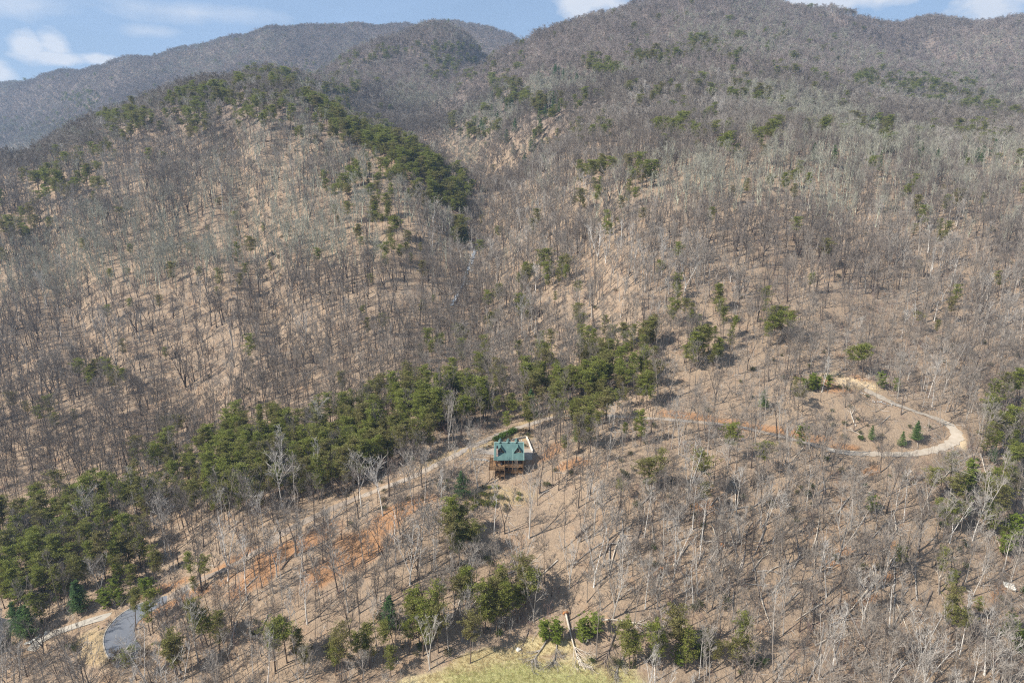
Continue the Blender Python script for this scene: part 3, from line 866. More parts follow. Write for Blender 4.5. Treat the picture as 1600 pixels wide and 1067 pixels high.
# pines: (photo x, photo y of the feet, half width, half height, turn, how many, kind)
PINE_E = [(1500,985,60,40,0,4),(1460,900,60,40,0,3),(1000,1045,40,10,0,4),(1330,590,20,6,0,3),(180,255,170,45,-25,16),(330,190,110,35,0,12),(480,190,90,40,20,14),(640,290,90,40,35,14),(560,260,80,50,30,8),(90,320,90,40,-10,6),(430,115,60,10,8,10),(760,110,60,30,20,8),(500,115,60,14,0,8),(1420,160,100,30,12,14),(1280,110,120,40,0,8),(1560,690,40,30,0,8),(1560,820,40,50,0,8),(1575,650,30,30,0,6),(90,905,90,40,-15,26),(210,905,50,20,-25,12),(40,960,40,20,0,8),(690,1035,50,14,0,4),(640,1010,30,14,0,3),(1130,1050,60,16,0,5),(520,1055,60,14,0,5),(400,722,80,40,-12,52),(495,705,70,42,-15,50),(560,725,60,36,-20,30),(340,752,55,38,0,22),(268,695,16,10,0,4),(250,738,34,22,0,8),(628,690,66,40,-15,40),(580,648,56,24,0,16),(690,648,76,30,0,40),(745,625,56,26,0,22),(805,665,60,24,0,14),
 (862,620,50,26,0,22),(912,628,56,26,-10,26),(945,598,44,20,0,16),(992,622,40,30,0,18),(982,562,64,22,0,16),(1002,545,22,10,0,6),(1092,575,34,12,0,12),(1122,545,26,12,0,6),(1212,536,24,16,0,9),(1082,512,44,12,0,8),(905,665,46,22,0,15),
 (455,765,64,28,-18,22),(525,765,54,20,-25,16),(385,790,56,26,-15,14),(300,790,60,30,0,18),(195,800,64,24,0,16),(120,822,66,30,0,18),(40,835,56,36,0,18),(28,885,44,26,0,12),(100,885,66,26,0,12),(200,862,44,20,0,10),(20,945,34,24,0,9),
 (162,612,44,18,0,10),(90,672,40,16,0,5),(22,662,30,12,0,4),(226,985,20,10,0,6),(312,925,18,8,0,3),(325,1020,26,20,0,4),(250,1060,40,12,0,4),(440,1045,34,18,0,5),
 (668,1000,28,16,0,8),(758,975,44,22,0,15),(805,962,34,16,0,8),(590,1050,34,16,0,5),(1070,1035,44,12,0,4),(728,862,22,24,0,10),(712,890,16,14,0,4),(905,712,30,12,0,4),
 (852,448,38,12,0,9),(872,460,20,8,0,3),(788,500,42,18,0,6),(762,518,24,12,0,3),(820,466,20,8,0,3),(1062,475,24,10,0,3),(1018,770,14,6,0,3),(1242,640,14,8,0,2),(990,690,20,12,0,3),(700,560,40,14,0,4),(670,560,20,10,0,3),
 (480,140,90,16,8,30),(560,215,80,22,32,34),(640,255,60,24,38,26),(700,300,44,26,30,22),(718,330,26,18,0,8),(610,235,60,20,35,18),(410,135,56,14,5,18),(345,160,44,14,0,12),(520,185,50,14,25,16),(650,300,60,22,35,14),
 (100,305,26,12,0,5),(30,372,32,14,0,7),(60,300,50,14,0,6),(165,250,60,16,-20,8),(215,205,40,10,-20,6),(290,165,30,10,-10,6),(560,320,60,40,30,10),(600,380,70,40,20,8),(720,380,14,14,0,4),
 (722,105,60,24,0,18),(795,155,34,20,40,18),(832,172,24,12,30,8),(745,205,44,22,0,10),(705,125,40,18,0,10),(690,85,40,8,0,6),(640,90,60,8,0,6),(560,100,50,8,0,6),
 (932,115,24,14,0,7),(955,125,24,10,0,6),(1000,100,30,14,0,5),(1152,66,10,5,0,2),(1112,88,44,12,20,9),(1060,95,60,12,-10,12),(1210,60,20,14,0,4),(1382,140,54,18,10,22),(1472,150,64,24,12,32),(1545,190,54,18,15,20),(1510,225,64,16,5,12),
 (1385,232,12,14,0,3),(1380,210,16,10,0,3),(1275,215,22,10,0,4),(1190,228,26,12,0,5),(1082,215,64,18,0,12),(1002,288,26,12,0,4),(922,285,24,12,0,5),(1152,248,30,12,0,5),(1320,215,60,12,0,8),(1240,150,120,40,0,16),(1090,160,110,30,0,14),(900,200,70,50,0,12),
 (130,160,34,12,0,14),(150,185,70,18,0,26),(60,200,60,20,0,10),(1190,300,90,40,0,6),(960,330,80,60,0,8),(1500,330,120,70,0,8),(380,470,300,140,0,18),(200,420,200,100,0,8),(1150,420,200,110,0,12),(1450,480,130,60,0,6),
 (1560,712,28,14,0,6),(1585,745,20,16,0,5),(1500,800,60,50,0,8),(1100,800,160,80,0,5),(800,560,120,30,0,10),(930,500,80,40,0,6)]
WP_E = [(905,697,3,2,0,1),(70,995,34,10,0,6),(125,960,16,8,0,3),(25,1000,16,6,0,2),(722,383,6,6,0,2),(1362,692,5,3,0,1),(1426,694,8,3,0,2),(1190,640,3,2,0,1),(1390,702,6,2,0,1),(1408,702,4,2,0,1),(1385,238,8,8,0,3),(1360,205,10,8,0,2),(800,210,60,60,0,6),(1545,150,80,30,0,6),(820,655,14,8,0,2),(1100,80,140,20,0,8),(1400,250,160,30,0,8),(1090,1030,10,5,0,2),(1555,720,10,8,0,2),(608,985,6,4,0,2),(850,150,60,40,0,5)]
CED_E = [(60,930,60,20,0,5),(150,960,25,6,-20,3),(240,935,12,4,0,2),(848,1002,6,3,0,2),(872,1008,8,3,0,2),(910,1010,8,5,0,3),(922,1000,5,3,0,1),(1258,612,8,3,0,2),(1278,612,10,3,0,3),(1290,608,6,3,0,1),(1055,655,6,3,0,2),(1251,700,3,2,0,1),(1360,802,3,2,0,1),(1095,1035,10,5,0,2),(1065,1045,8,4,0,1),(1520,800,40,20,0,3),(1570,860,20,30,0,6),(1530,770,40,20,0,5),(1580,1000,20,30,0,3),(30,850,20,10,0,2),(190,945,12,5,0,2),(170,950,8,4,0,1),(20,925,14,8,0,2),(1390,640,120,40,0,3)]
def scatter_e(E, extra=0):
    xs, ysn = [], []
    for (cx_, cy_, rx, ry, a, n) in E:
        if cy_ < 420: n = int(n * (3.6 if cy_ < 240 else 2.0) + 1)
        elif cx_ < 1050 and cy_ < 850 and n >= 8: n = int(n * 1.4)
        for _ in range(n):
            q = rng.random() ** .5; t = rng.random() * 6.283; a_ = R(a)
            u, v = q * rx * math.cos(t), q * ry * math.sin(t)
            xs.append(cx_ + u * math.cos(a_) - v * math.sin(a_)); ysn.append(cy_ + u * math.sin(a_) + v * math.cos(a_))
    W3, ok = hit(xs, ysn)
    W3 = W3[ok]
    d = road_dist(W3[:, 0], W3[:, 1])
    inb = (np.abs(W3[:, 0] - CAB.x + 1.5) < 11) & (W3[:, 1] > CAB.y - 4) & (W3[:, 1] < CAB.y + 12)
    W3 = W3[(d > 4.2) & ~inb]
    return W3
pinesW, wpW, cedW = scatter_e(PINE_E), scatter_e(WP_E), scatter_e(CED_E)
# scattered pines on far slopes, as the photo shows a few everywhere
idx = rng.choice(np.argwhere(by_ > 420)[:, 0], 900, replace=False)
sel_ = idx[(rng.random(len(idx)) < .25 + .5 * (vnoise(bx_[idx], by_[idx], 120, 31) > .15))]
pinesW = np.vstack([pinesW, np.stack([bx_[sel_] + 2, by_[sel_], bz_[sel_]], 1)])
# bare trees do not stand inside pines
def thin(W3, rad, p):
    global kill
    for (x, y_, z) in W3:
        far_ = y_ > 400; r_q = 4.6 if far_ else rad
        c = (np.abs(bx_ - x) < r_q) & (by_ - y_ < r_q) & (by_ - y_ > (-11 if far_ else -rad))
        kill |= c & (rng.random(nB) < (.62 if far_ else p))
kill = np.zeros(nB, bool)
thin(pinesW, 2.6, .45); thin(wpW, 3.5, .9); thin(cedW, 3.5, .9)
for (qx, qy, rr) in ((798, 790, 9), (722, 778, 5)):
    h_ = hit1(qx, qy); kill |= (np.hypot(bx_ - h_[0], by_ - h_[1]) < rr)
# the clearings kept open beside roads and round the cabin
def keep_open(pts, p, half=5.0):
    global kill
    rx, ry, rdp = project(pts[:, 0], pts[:, 1], pts[:, 2])
    s_ = np.argwhere((by_ < 300) & ~kill)[:, 0]
    top = tpy[s_] - hB[s_] * F / tdp[s_] * .92
    for j in range(len(pts)):
        c = (np.abs(tpx[s_] - rx[j]) < half) & (top < ry[j] + 2) & (tpy[s_] > ry[j]) & (by_[s_] < pts[j, 1])
        hitm[s_[c]] = np.maximum(hitm[s_[c]], p)
hitm = np.zeros(nB)
keep_open(road_l[kk:], .6); keep_open(road_l[k2:kk], .12); keep_open(road_l[:k2], .1); keep_open(asph_l, .7, 8); keep_open(drive_l, .4); keep_open(np.array([[CAB.x + a, CAB.y - 1, CAB.z + b_] for a in (-6, -4, -2, 0, 2, 4, 6) for b_ in (0, 3)]), .93)
kill |= rng.random(nB) < hitm
# keep the sight line to the cabin open: nothing tall directly below it in the garden
gx0, gy0 = CAB.x, CAB.y - 12
kill |= (np.abs(bx_ - gx0) < 6.5) & (by_ > CAB.y - 16) & (by_ < CAB.y)
kill |= (np.abs(bx_ - gx0) < 5) & (by_ > CAB.y - 24) & (by_ < CAB.y) & (rng.random(nB) < .7)
bx_, by_, bz_, tpx, tpy, tdp, hB, kB = [a[~kill] for a in (bx_, by_, bz_, tpx, tpy, tdp, hB, kB)]
nB = len(bx_)
print('bare', nB, 'pines', len(pinesW), len(wpW), len(cedW))

# ------------------------------------------------------------------ labels: which tree is which
LM = [('green-roofed cabin', 795, 735), ('asphalt bend', 190, 985), ('concrete driveway', 100, 985), ('grass clearing', 830, 1050), ('gravel hairpin bend', 1492, 686), ('dug soil pad', 1322, 600), ('orange cut bank', 1140, 668),
      ('bare orange clearing', 565, 860), ('uprooted fallen trees', 850, 1010), ('pale rock slab', 1572, 918), ('bright evergreen thicket', 1275, 605), ('lone garden pine', 722, 775), ('red soil scar', 1055, 875), ('worn road straight', 400, 865),
      ('clipped garden shrubs', 790, 785), ('big fallen trunk', 1345, 925), ('mailbox', 157, 982), ('trackside white pine', 905, 695), ('track end', 1420, 712), ('creek gully', 735, 450), ('bottom right corner', 1590, 1060), ('bottom left slope', 330, 1050),
      ('pine band', 450, 720), ('lower right slope', 1200, 1000), ('left frame edge', 5, 800), ('right frame edge', 1595, 780), ('bottom frame edge', 600, 1060), ('lower middle slope', 960, 900)]
DIRS = [('right of', 1, 0), ('below right of', .7, .7), ('below', 0, 1), ('below left of', -.7, .7), ('left of', -1, 0), ('above left of', -.7, -.7), ('above', 0, -1), ('above right of', .7, -.7)]
ORD = ['nearest', 'second nearest', 'third nearest', 'fourth nearest', 'fifth nearest', 'sixth nearest', 'seventh nearest', 'eighth nearest', 'ninth nearest', 'tenth nearest'] + ['%dth nearest' % i for i in range(11, 60)]
def where_words(px, py, used):
    """landmark, direction and rank for a list of photo points"""
    o = []
    key = []
    for x, y in zip(px, py):
        dd = [math.hypot(x - l[1], y - l[2]) for l in LM]; k = int(np.argmin(dd))
        ang = math.atan2(y - LM[k][2], x - LM[k][1]); q = int(round(ang / (math.pi / 4))) % 8
        key.append((k, q, dd[k]))
    order = {}
    for i, (k, q, d) in enumerate(key): order.setdefault((k, q), []).append((d, i))
    res = [''] * len(key)
    for (k, q), L in order.items():
        L.sort()
        for r_, (d, i) in enumerate(L):
            res[i] = '%s %s the %s' % (ORD[r_], DIRS[q][0], LM[k][0]) 
    return res

def place(kind, meshes, x, y, z, k, h, tone, label, cat, group, parts, lean=None):
    tr, cr, _, w, H = meshes[k]
    s_ = h / H
    e = empty(kind, (x, y, z), random.uniform(0, 6.283))
    e.scale = (s_ * random.uniform(.9, 1.15),) * 2 + (s_,)
    if lean: e.rotation_euler.x, e.rotation_euler.y = lean
    for nm, me_ in zip(parts, (tr, cr)):
        c = bpy.data.objects.new(nm, me_); col.objects.link(c); c.parent = e
        if tone: c['tone'] = tuple(tone)
    tag(e, label, cat, group)
    return e
# ---- bare trees: the 300 largest one by one
inframe = (tpx > -10) & (tpx < 1610) & (tpy - hB * F / tdp * .95 < 1060)
size = np.where(inframe, hB * F / tdp, 0)
orderB = np.argsort(-size)
NI = 300
ind = orderB[:NI]; rest = orderB[NI:]
tn = list(TONES)
toneB = [tn[t] for t in rng.choice(4, NI, p=[.24, .34, .27, .15])]
top_y = tpy[ind] - hB[ind] * F / tdp[ind] * .45
ww = where_words(tpx[ind], np.minimum(top_y, 1060), None)
random.seed(11)
for q, i in enumerate(ind):
    k = int(kB[i]); w = BARE[k][3]
    tall = 'tall ' if hB[i] > 18.3 else 'short ' if hB[i] < 13 else ''
    place('bare_tree', BARE, bx_[i], by_[i], bz_[i], k, hB[i], TONES[toneB[q]], '%s%s %s bare tree, %s' % (tall, toneB[q], w, ww[q]), 'tree', 'leafless trees on the near slope', ('trunk', 'crown'), (random.gauss(.0, .035), random.gauss(0, .035)))

# ---- the rest of the woods, scattered as instances
gncache = {}
def scatter_mass(name, P3, scl, rot, idx_, sources, label, cat, tones=None, toneidx=None):
    c = bpy.data.collections.new(name + '_kinds')
    for i, so in enumerate(sources): so.name = '%s_kind_%02d' % (name, i); c.objects.link(so)
    me_ = bpy.data.meshes.new(name)
    n = len(P3)
    me_.vertices.add(n); me_.vertices.foreach_set('co', np.asarray(P3, np.float32).ravel())
    a = me_.attributes.new('scl', 'FLOAT_VECTOR', 'POINT'); a.data.foreach_set('vector', np.asarray(scl, np.float32).ravel())
    a = me_.attributes.new('rot', 'FLOAT_VECTOR', 'POINT'); a.data.foreach_set('vector', np.asarray(rot, np.float32).ravel())
    if tones is not None:
        tt = np.asarray(tones, np.float32)[toneidx if toneidx is not None else rng.integers(0, len(tones), n)]
        a = me_.attributes.new('tone', 'FLOAT_VECTOR', 'POINT'); a.data.foreach_set('vector', np.asarray(tt, np.float32).ravel())
    a = me_.attributes.new('kind_index', 'INT', 'POINT'); a.data.foreach_set('value', np.asarray(idx_, np.int32).ravel())
    o = link(name, me_)
    ng = bpy.data.node_groups.new(name, 'GeometryNodeTree')
    ng.interface.new_socket('Geometry', in_out='INPUT', socket_type='NodeSocketGeometry')
    ng.interface.new_socket('Geometry', in_out='OUTPUT', socket_type='NodeSocketGeometry')
    nn, ll = ng.nodes, ng.links
    gi, go = nn.new('NodeGroupInput'), nn.new('NodeGroupOutput')
    ci = nn.new('GeometryNodeCollectionInfo'); ci.inputs['Collection'].default_value = c
    ci.inputs['Separate Children'].default_value = True; ci.inputs['Reset Children'].default_value = True
    ip = nn.new('GeometryNodeInstanceOnPoints'); ip.inputs['Pick Instance'].default_value = True
    def attr(nm, typ):
        t = nn.new('GeometryNodeInputNamedAttribute'); t.data_type = typ; t.inputs['Name'].default_value = nm; return t.outputs['Attribute']
    e2r = nn.new('FunctionNodeEulerToRotation')
    ll.new(attr('rot', 'FLOAT_VECTOR'), e2r.inputs[0])
    ll.new(gi.outputs[0], ip.inputs['Points']); ll.new(ci.outputs[0], ip.inputs['Instance'])
    ll.new(attr('kind_index', 'INT'), ip.inputs['Instance Index']); ll.new(e2r.outputs[0], ip.inputs['Rotation'])
    ll.new(attr('scl', 'FLOAT_VECTOR'), ip.inputs['Scale']); ll.new(ip.outputs[0], go.inputs[0])
    md = o.modifiers.new('scatter', 'NODES'); md.node_group = ng
    tag(o, label, cat, None, 'stuff')
    return o
def mk_sources(meshes):
    return [bpy.data.objects.new('kind', m_[2] if isinstance(m_, tuple) else m_) for m_ in meshes]
def scat_args(n, s_, lean=.05, wvar=.12):
    sx = s_ * rng.uniform(1 - wvar, 1 + wvar, n)
    scl = np.stack([sx, sx, s_], 1)
    rot = np.stack([rng.normal(0, lean, n), rng.normal(0, lean, n), rng.uniform(0, 6.283, n)], 1)
    return scl, rot
Hs = np.array([b_[4] for b_ in BARE])
for nm, selm, lab in (('leafless_woods', by_[rest] < 1750, 'dense leafless grey brown woods covering the mountain slopes'), ('distant_leafless_woods', by_[rest] >= 1750, 'hazy leafless woods on the far blue ridge')):
    r_ = rest[selm]
    n = len(r_)
    # tone in patches as well as tree by tree
    tonef = vnoise(bx_[r_], by_[r_], 110, 41) * .5 + vnoise(bx_[r_], by_[r_], 28, 44) * .55 + rng.normal(0, .42, n)
    ti = np.digitize(tonef - .25 * (bx_[r_] < -40) * (by_[r_] < 700), [-.1, .55, 1.15])
    ti = np.where((vnoise(bx_[r_] + 999, by_[r_], 150, 43) + rng.normal(0, .35, n) > .35) & (by_[r_] > 420), 4, ti)
    ti = np.where((bz_[r_] > 90) & (rng.random(n) < .5), 5, ti)
    s_ = hB[r_] / Hs[kB[r_]]
    farw = np.interp(by_[r_], [350, 500, 700, 1000, 1700], [1.0, 1.1, 1.35, 1.6, 2.3])
    scl, rot = scat_args(n, s_)
    scl[:, :2] *= farw[:, None]
    tl = [TONES['dark brown'], TONES['grey brown'], TONES['ash grey'], TONES['silver grey'], (.36, .36, .27), (.34, .27, .245)]
    scatter_mass(nm, np.stack([bx_[r_], by_[r_], bz_[r_]], 1), scl, rot, kB[r_] + np.where(by_[r_] < 330, 0, np.where(by_[r_] < 640, 8, 16)), mk_sources(BARE + BAREM + BAREF), lab, 'woods', tl, ti)
    print(nm, n)
# ---- pines
nP = len(pinesW)
ppx, ppy, pdp = project(pinesW[:, 0], pinesW[:, 1], pinesW[:, 2])
hP = np.interp(pinesW[:, 1], [150, 320, 500, 2500], [14.5, 13.5, 15.5, 18]) * np.clip(rng.normal(.88, .2, nP), .4, 1.25)
kP = rng.choice(5, nP, p=[.28, .18, .2, .16, .18])
okf = (ppx > -5) & (ppx < 1605) & (ppy - hP * F / pdp < 1050)
ordP = np.argsort(-np.where(okf, hP * F / pdp, 0))
indP, restP = ordP[:300], ordP[300:]
wwP = where_words(ppx[indP], ppy[indP] - hP[indP] * F / pdp[indP] * .6, None)
for q, i in enumerate(indP):
    k = int(kP[i])
    tall = 'tall ' if hP[i] > 15 else 'small ' if hP[i] < 10 else ''
    place('pine_tree', PINES, *pinesW[i], k, hP[i], None, '%s%s olive green pine, %s' % (tall, PINES[k][3], wwP[q]), 'pine tree', 'pines growing among the leafless trees', ('trunk', 'crown'), (random.gauss(0, .04), random.gauss(0, .04)))
s_ = hP[restP] / np.array([p_[4] for p_ in PINES])[kP[restP]]
scl, rot = scat_args(len(restP), s_); scl[:, :2] *= np.interp(pinesW[restP, 1], [350, 900], [1.1, 1.5])[:, None]
scatter_mass('pine_woods', pinesW[restP], scl, rot, kP[restP], mk_sources(PINES), 'dark green pines dotted over the upper ridges', 'pine woods')
def lone(W3, kind, meshes, hh, words, cat, group):
    px, py, d = project(W3[:, 0], W3[:, 1], W3[:, 2])
    h = hh(W3, len(W3)); ww_ = where_words(px, py - h * F / d * .5, None)
    for i, p in enumerate(W3):
        place(kind, meshes, *p, random.randrange(len(meshes)), h[i], None, '%s, %s' % (words(p, h[i]), ww_[i]), cat, group, ('trunk', 'crown'))
def wph(W3, n): return np.where(W3[:, 1] < 340, np.where(W3[:, 0] > 30, rng.uniform(6, 9, n), rng.uniform(10, 13, n)), rng.uniform(12, 16, n))
lone(wpW, 'white_pine', WP, wph, lambda p, h: '%s blue green white pine' % ('tall' if h > 11 else 'small'), 'white pine', 'white pines with layered plumes')
lone(cedW, 'evergreen_tree', CED, lambda W3, n: rng.uniform(5.0, 8.5, n), lambda p, h: '%s bright yellow green evergreen' % ('big' if h > 6.7 else 'low'), 'evergreen', 'bright evergreens')
#=====DETAILS=====
# ------------------------------------------------------------------ cabin
M_ROOF = simple('green_metal_roof', (0.085, 0.152, 0.135), 0.2, 0.6, 0.42, 0.5)
M_ROOFTRIM = simple('roof_trim', (0.30, 0.42, 0.36), 0.08, 1.0, 0.5)
M_LOG = simple('log_wall', (0.11, 0.062, 0.036), 0.25, 1.2, 0.7)
M_DECK = simple('deck_boards', (0.26, 0.15, 0.072), 0.3, 1.4, 0.75)
M_RAIL = simple('deck_rail', (0.15, 0.092, 0.050), 0.3, 1.6, 0.75)
M_STONE = simple('chimney_stone', (0.44, 0.33, 0.27), 0.3, 3.0, 0.9)
M_DARKM = simple('dark_metal', (0.035, 0.035, 0.04), 0.2, 2.0, 0.5)
M_GLASS, nt, b = newmat('window_glass', 0.08, 0.6); b.inputs['Base Color'].default_value = (0.03, 0.04, 0.05, 1)
M_FRAME = simple('window_frame', (0.55, 0.47, 0.37), 0.1, 2.0, 0.6)
cab = empty('log_cabin', CAB)
tag(cab, 'log cabin with green metal roof, two dormers and stacked orange decks', 'cabin')
PT = 4.45 / 5.3
def roof_z(y): return 2.2 + (y + 2.0) * PT if y < 3.3 else 6.65 - (y - 3.3) * PT
mb = MB()                     # walls
mb.box(-4.8, 4.8, 0, 7.8, -4.6, 3.6)
for z in np.arange(-2.0, 3.4, .28): mb.box(-4.86, 4.86, -.05, .02, z, z + .2)
mb.raw([(-4.8, 0, 3.6), (-4.8, 7.8, 3.0), (-4.8, 3.3, 6.5)], [(0, 1, 2)]); mb.raw([(4.8, 0, 3.6), (4.8, 7.8, 3.0), (4.8, 3.3, 6.5)], [(0, 2, 1)])
mb.build('wall', M_LOG, cab)
mb = MB()
def slab(mb, x0, x1, y0, z0, y1, z1, th=.14):
    mb.raw([(x0,y0,z0),(x1,y0,z0),(x1,y1,z1),(x0,y1,z1),(x0,y0,z0-th),(x1,y0,z0-th),(x1,y1,z1-th),(x0,y1,z1-th)],
           [(0,1,2,3),(7,6,5,4),(0,4,5,1),(1,5,6,2),(2,6,7,3),(3,7,4,0)])
slab(mb, -5.3, 5.3, -2.0, 2.2, 3.3, 6.65); slab(mb, -5.3, 5.3, 3.302, 6.65, 8.6, 2.2)
for k in range(27):
    x = -5.28 + k * 10.53 / 26
    slab(mb, x - .025, x + .025, -2.02, 2.24, 3.3, 6.70, .05); slab(mb, x - .025, x + .025, 3.32, 6.69, 8.6, 2.24, .05)
roof = mb.build('roof', M_ROOF, cab)
mb = MB(); mb.box(-5.34, 5.34, 3.15, 3.45, 6.66, 6.76); slab(mb, 5.24, 5.38, -2.03, 2.30, 3.3, 6.75, .2); slab(mb, -5.38, -5.24, -2.03, 2.30, 3.3, 6.75, .2); slab(mb, 1.34, 1.46, -2.0, 2.27, 1.2, 4.95, .05)
mb.build('ridge_cap', M_ROOFTRIM, roof)
for xc in (-2.95, 3.15):       # front dormers
    mb = MB(); yf = .25; zb = roof_z(yf) - .1; za = 6.35; hw = 1.15
    mb.face([(xc-hw, yf, zb), (xc+hw, yf, zb), (xc+hw, yf, zb+.7), (xc, yf, za-.15), (xc-hw, yf, zb+.7)])
    for s_ in (-1, 1): mb.face([(xc+s_*hw, yf, zb), (xc+s_*hw, yf+1.5, zb+1.2), (xc+s_*hw, yf+.9, zb+.8), (xc+s_*hw, yf, zb+.7)])
    dm = mb.build('dormer', M_LOG, cab)
    mb = MB(); yb = 2.93
    for s_ in (-1, 1):
        xe = xc + s_ * 1.55; ze = zb + .25; yv = -2 + (ze - 2.2) / PT
        V = [(xc, yf-.5, za), (xe, yf-.5, ze), (xe, yv+.02, ze), (xc, yb, za)]
        V += [(a, b_, c_ - .12) for a, b_, c_ in V]
        mb.raw(V, [(0,1,2,3), (7,6,5,4), (0,4,5,1), (1,5,6,2), (3,2,6,7), (0,3,7,4)])
    mb.build('dormer_roof', M_ROOF, dm)
    mb = MB(); mb.box(xc-.6, xc+.6, yf-.10, yf-.03, zb+.28, zb+.36); mb.box(xc-.6, xc+.6, yf-.10, yf-.03, zb+1.18, zb+1.26); 
    for x in (-.6, -.04, .52): mb.box(xc+x, xc+x+.08, yf-.10, yf-.03, zb+.36, zb+1.18)
    w_ = mb.build('window_frame', M_FRAME, dm)
    mb = MB(); mb.box(xc-.52, xc+.52, yf-.06, yf-.02, zb+.36, zb+1.18); mb.build('window', M_GLASS, dm)
for xc in (-3.1, -.2, 2.8):    # rear dormers, higher than the ridge
    mb = MB(); za = 7.12; hw = .8; zl = 6.2
    for s_ in (-1, 1):
        V = [(xc, 2.7, za), (xc+s_*hw, 3.0, zl), (xc+s_*hw, 6.4, zl), (xc, 6.4, za)]; V += [(a, b_, c_-.1) for a, b_, c_ in V]
        mb.raw(V, [(0,1,2,3), (7,6,5,4), (0,4,5,1), (2,3,7,6), (1,5,6,2)])
    d = mb.build('rear_dormer_roof', M_ROOF, cab)
    mb = MB(); mb.face([(xc-hw+.08, 6.2, 4.0), (xc-hw+.08, 6.2, zl), (xc, 6.2, za-.15), (xc+hw-.08, 6.2, zl), (xc+hw-.08, 6.2, 4.0)]); mb.build('dormer_wall', M_LOG, d)
mb = MB(); mb.box(-4.45, -3.85, -.95, -.25, 2.6, 6.3)
for i in range(7):
    for j in range(2): mb.box(-4.49 + .33*j, -4.19 + .33*j, -.98, -.94, 3.2 + i*.44, 3.52 + i*.44)
ch = mb.build('chimney', M_STONE, cab)
mb = MB(); mb.box(-4.5, -3.8, -1.0, -.2, 6.3, 6.42); mb.tube([(-4.15, -.6, 6.42), (-4.15, -.6, 6.95)], [.2, .2], 8); mb.tube([(-4.15, -.6, 6.98), (-4.15, -.6, 7.1)], [.34, .05], 8)
mb.build('chimney_cap', M_DARKM, ch)
# decks: two storeys on the right under the roof, two storeys stepping forward on the left
def deck(x0, x1, y0, y1, z):
    mb = MB(); n = int((y1 - y0) / .16)
    for k in range(n): mb.box(x0, x1, y0 + k*.16, y0 + k*.16 + .145, z - .05, z)
    mb.box(x0, x1, y0 - .05, y0 - .005, z - .32, z + .002); mb.box(x0 - .05, x0 - .004, y0, y1, z - .32, z + .002)
    mb.box(x0 + .05, x1 - .05, y0 + .05, y1, z - .3, z - .052)
    return mb.build('deck', M_DECK, cab)
def rail(pts, z):
    mb = MB()
    for (xa, ya), (xb, yb_) in zip(pts[:-1], pts[1:]):
        L = math.hypot(xb - xa, yb_ - ya); n = max(2, int(L / .13))
        mb.tube([(xa, ya, z + .98), (xb, yb_, z + .98)], [.055, .055], 4); mb.tube([(xa, ya, z + .12), (xb, yb_, z + .12)], [.04, .04], 4)
        for k in range(n + 1):
            t = k / n; mb.tube([(xa + (xb-xa)*t, ya + (yb_-ya)*t, z + .1), (xa + (xb-xa)*t, ya + (yb_-ya)*t, z + .98)], [.022, .022], 4, cap=False)
    mb.build('railing', M_RAIL, cab)
LZ = -2.25
deck(-6.9, -1.5, -4.8, -.06, 0.0); deck(-1.46, 5.0, -2.3, -.06, 0.0); deck(-6.9, -4.9, -.03, 5.0, 0.0)
deck(-4.9, -1.5, -4.8, -.06, LZ); deck(-1.46, 5.0, -2.3, -.06, LZ)
rail([(-6.9, 5.0), (-6.9, -4.8), (-1.5, -4.8), (-1.5, -2.3), (5.0, -2.3), (5.0, -.1)], 0.0)
rail([(-4.85, -.1), (-4.85, -4.8), (-1.5, -4.8), (-1.5, -2.3), (5.0, -2.3), (5.0, -.1)], LZ)
def gz1(x, y): return float(gz_at([CAB.x + x], [CAB.y + y])[0]) - CAB.z
POSTS = [(-6.9, -4.8), (-4.85, -4.8), (-3.1, -4.8), (-1.5, -4.8), (-.1, -2.3), (1.3, -2.3), (3.0, -2.3), (5.0, -2.3), (-6.9, 0), (-6.9, 4.9), (-1.5, -2.3)]
for i, (x, y) in enumerate(POSTS):
    mb = MB(); zt = 2.15 if y == -2.3 else 1.1
    zb = gz1(x, y) - .4
    mb.box(x - .1, x + .1, y - .1, y + .1, zb, zt)
    mb.build('post', M_RAIL, cab)
def arch(x0, x1, y, z):
    mb = MB()
    for s_, xa in ((1, x0 + .1), (-1, x1 - .1)):
        L = (x1 - x0) / 2 - .1
        P_ = [(xa + s_ * L * (1 - math.cos(t)), y - .02, z - .95 + .62 * math.sin(t)) for t in np.linspace(0, 1.5, 5)]
        mb.tube(P_, [.075] * 5, 4)
    mb.build('arch_brace', M_RAIL, cab)
for z in (0.0, LZ):
    for a, b_ in ((-4.85, -3.1), (-3.1, -1.5)): arch(a, b_, -4.8, z)
    for a, b_ in ((-.1, 1.3), (1.3, 3.0), (3.0, 5.0)): arch(a, b_, -2.3, z)
for (x, z0, w_, h_) in ((-3.6, .9, 1.0, 1.2), (.3, .1, 1.7, 2.05), (3.0, .9, 1.2, 1.2), (-3.0, LZ + .1, 1.5, 1.9), (.4, LZ + .1, 1.5, 1.9), (3.2, LZ + .8, 1.1, 1.1)):
    mb = MB(); mb.box(x-w_/2-.09, x+w_/2+.09, -.12, -.055, z0-.09, z0+h_+.09); fr = mb.build('window_surround', M_FRAME, cab)
    mb = MB(); mb.box(x-w_/2, x-.04, -.16, -.125, z0, z0+h_); mb.box(x+.04, x+w_/2, -.16, -.125, z0, z0+h_); mb.build('pane', M_GLASS, fr)
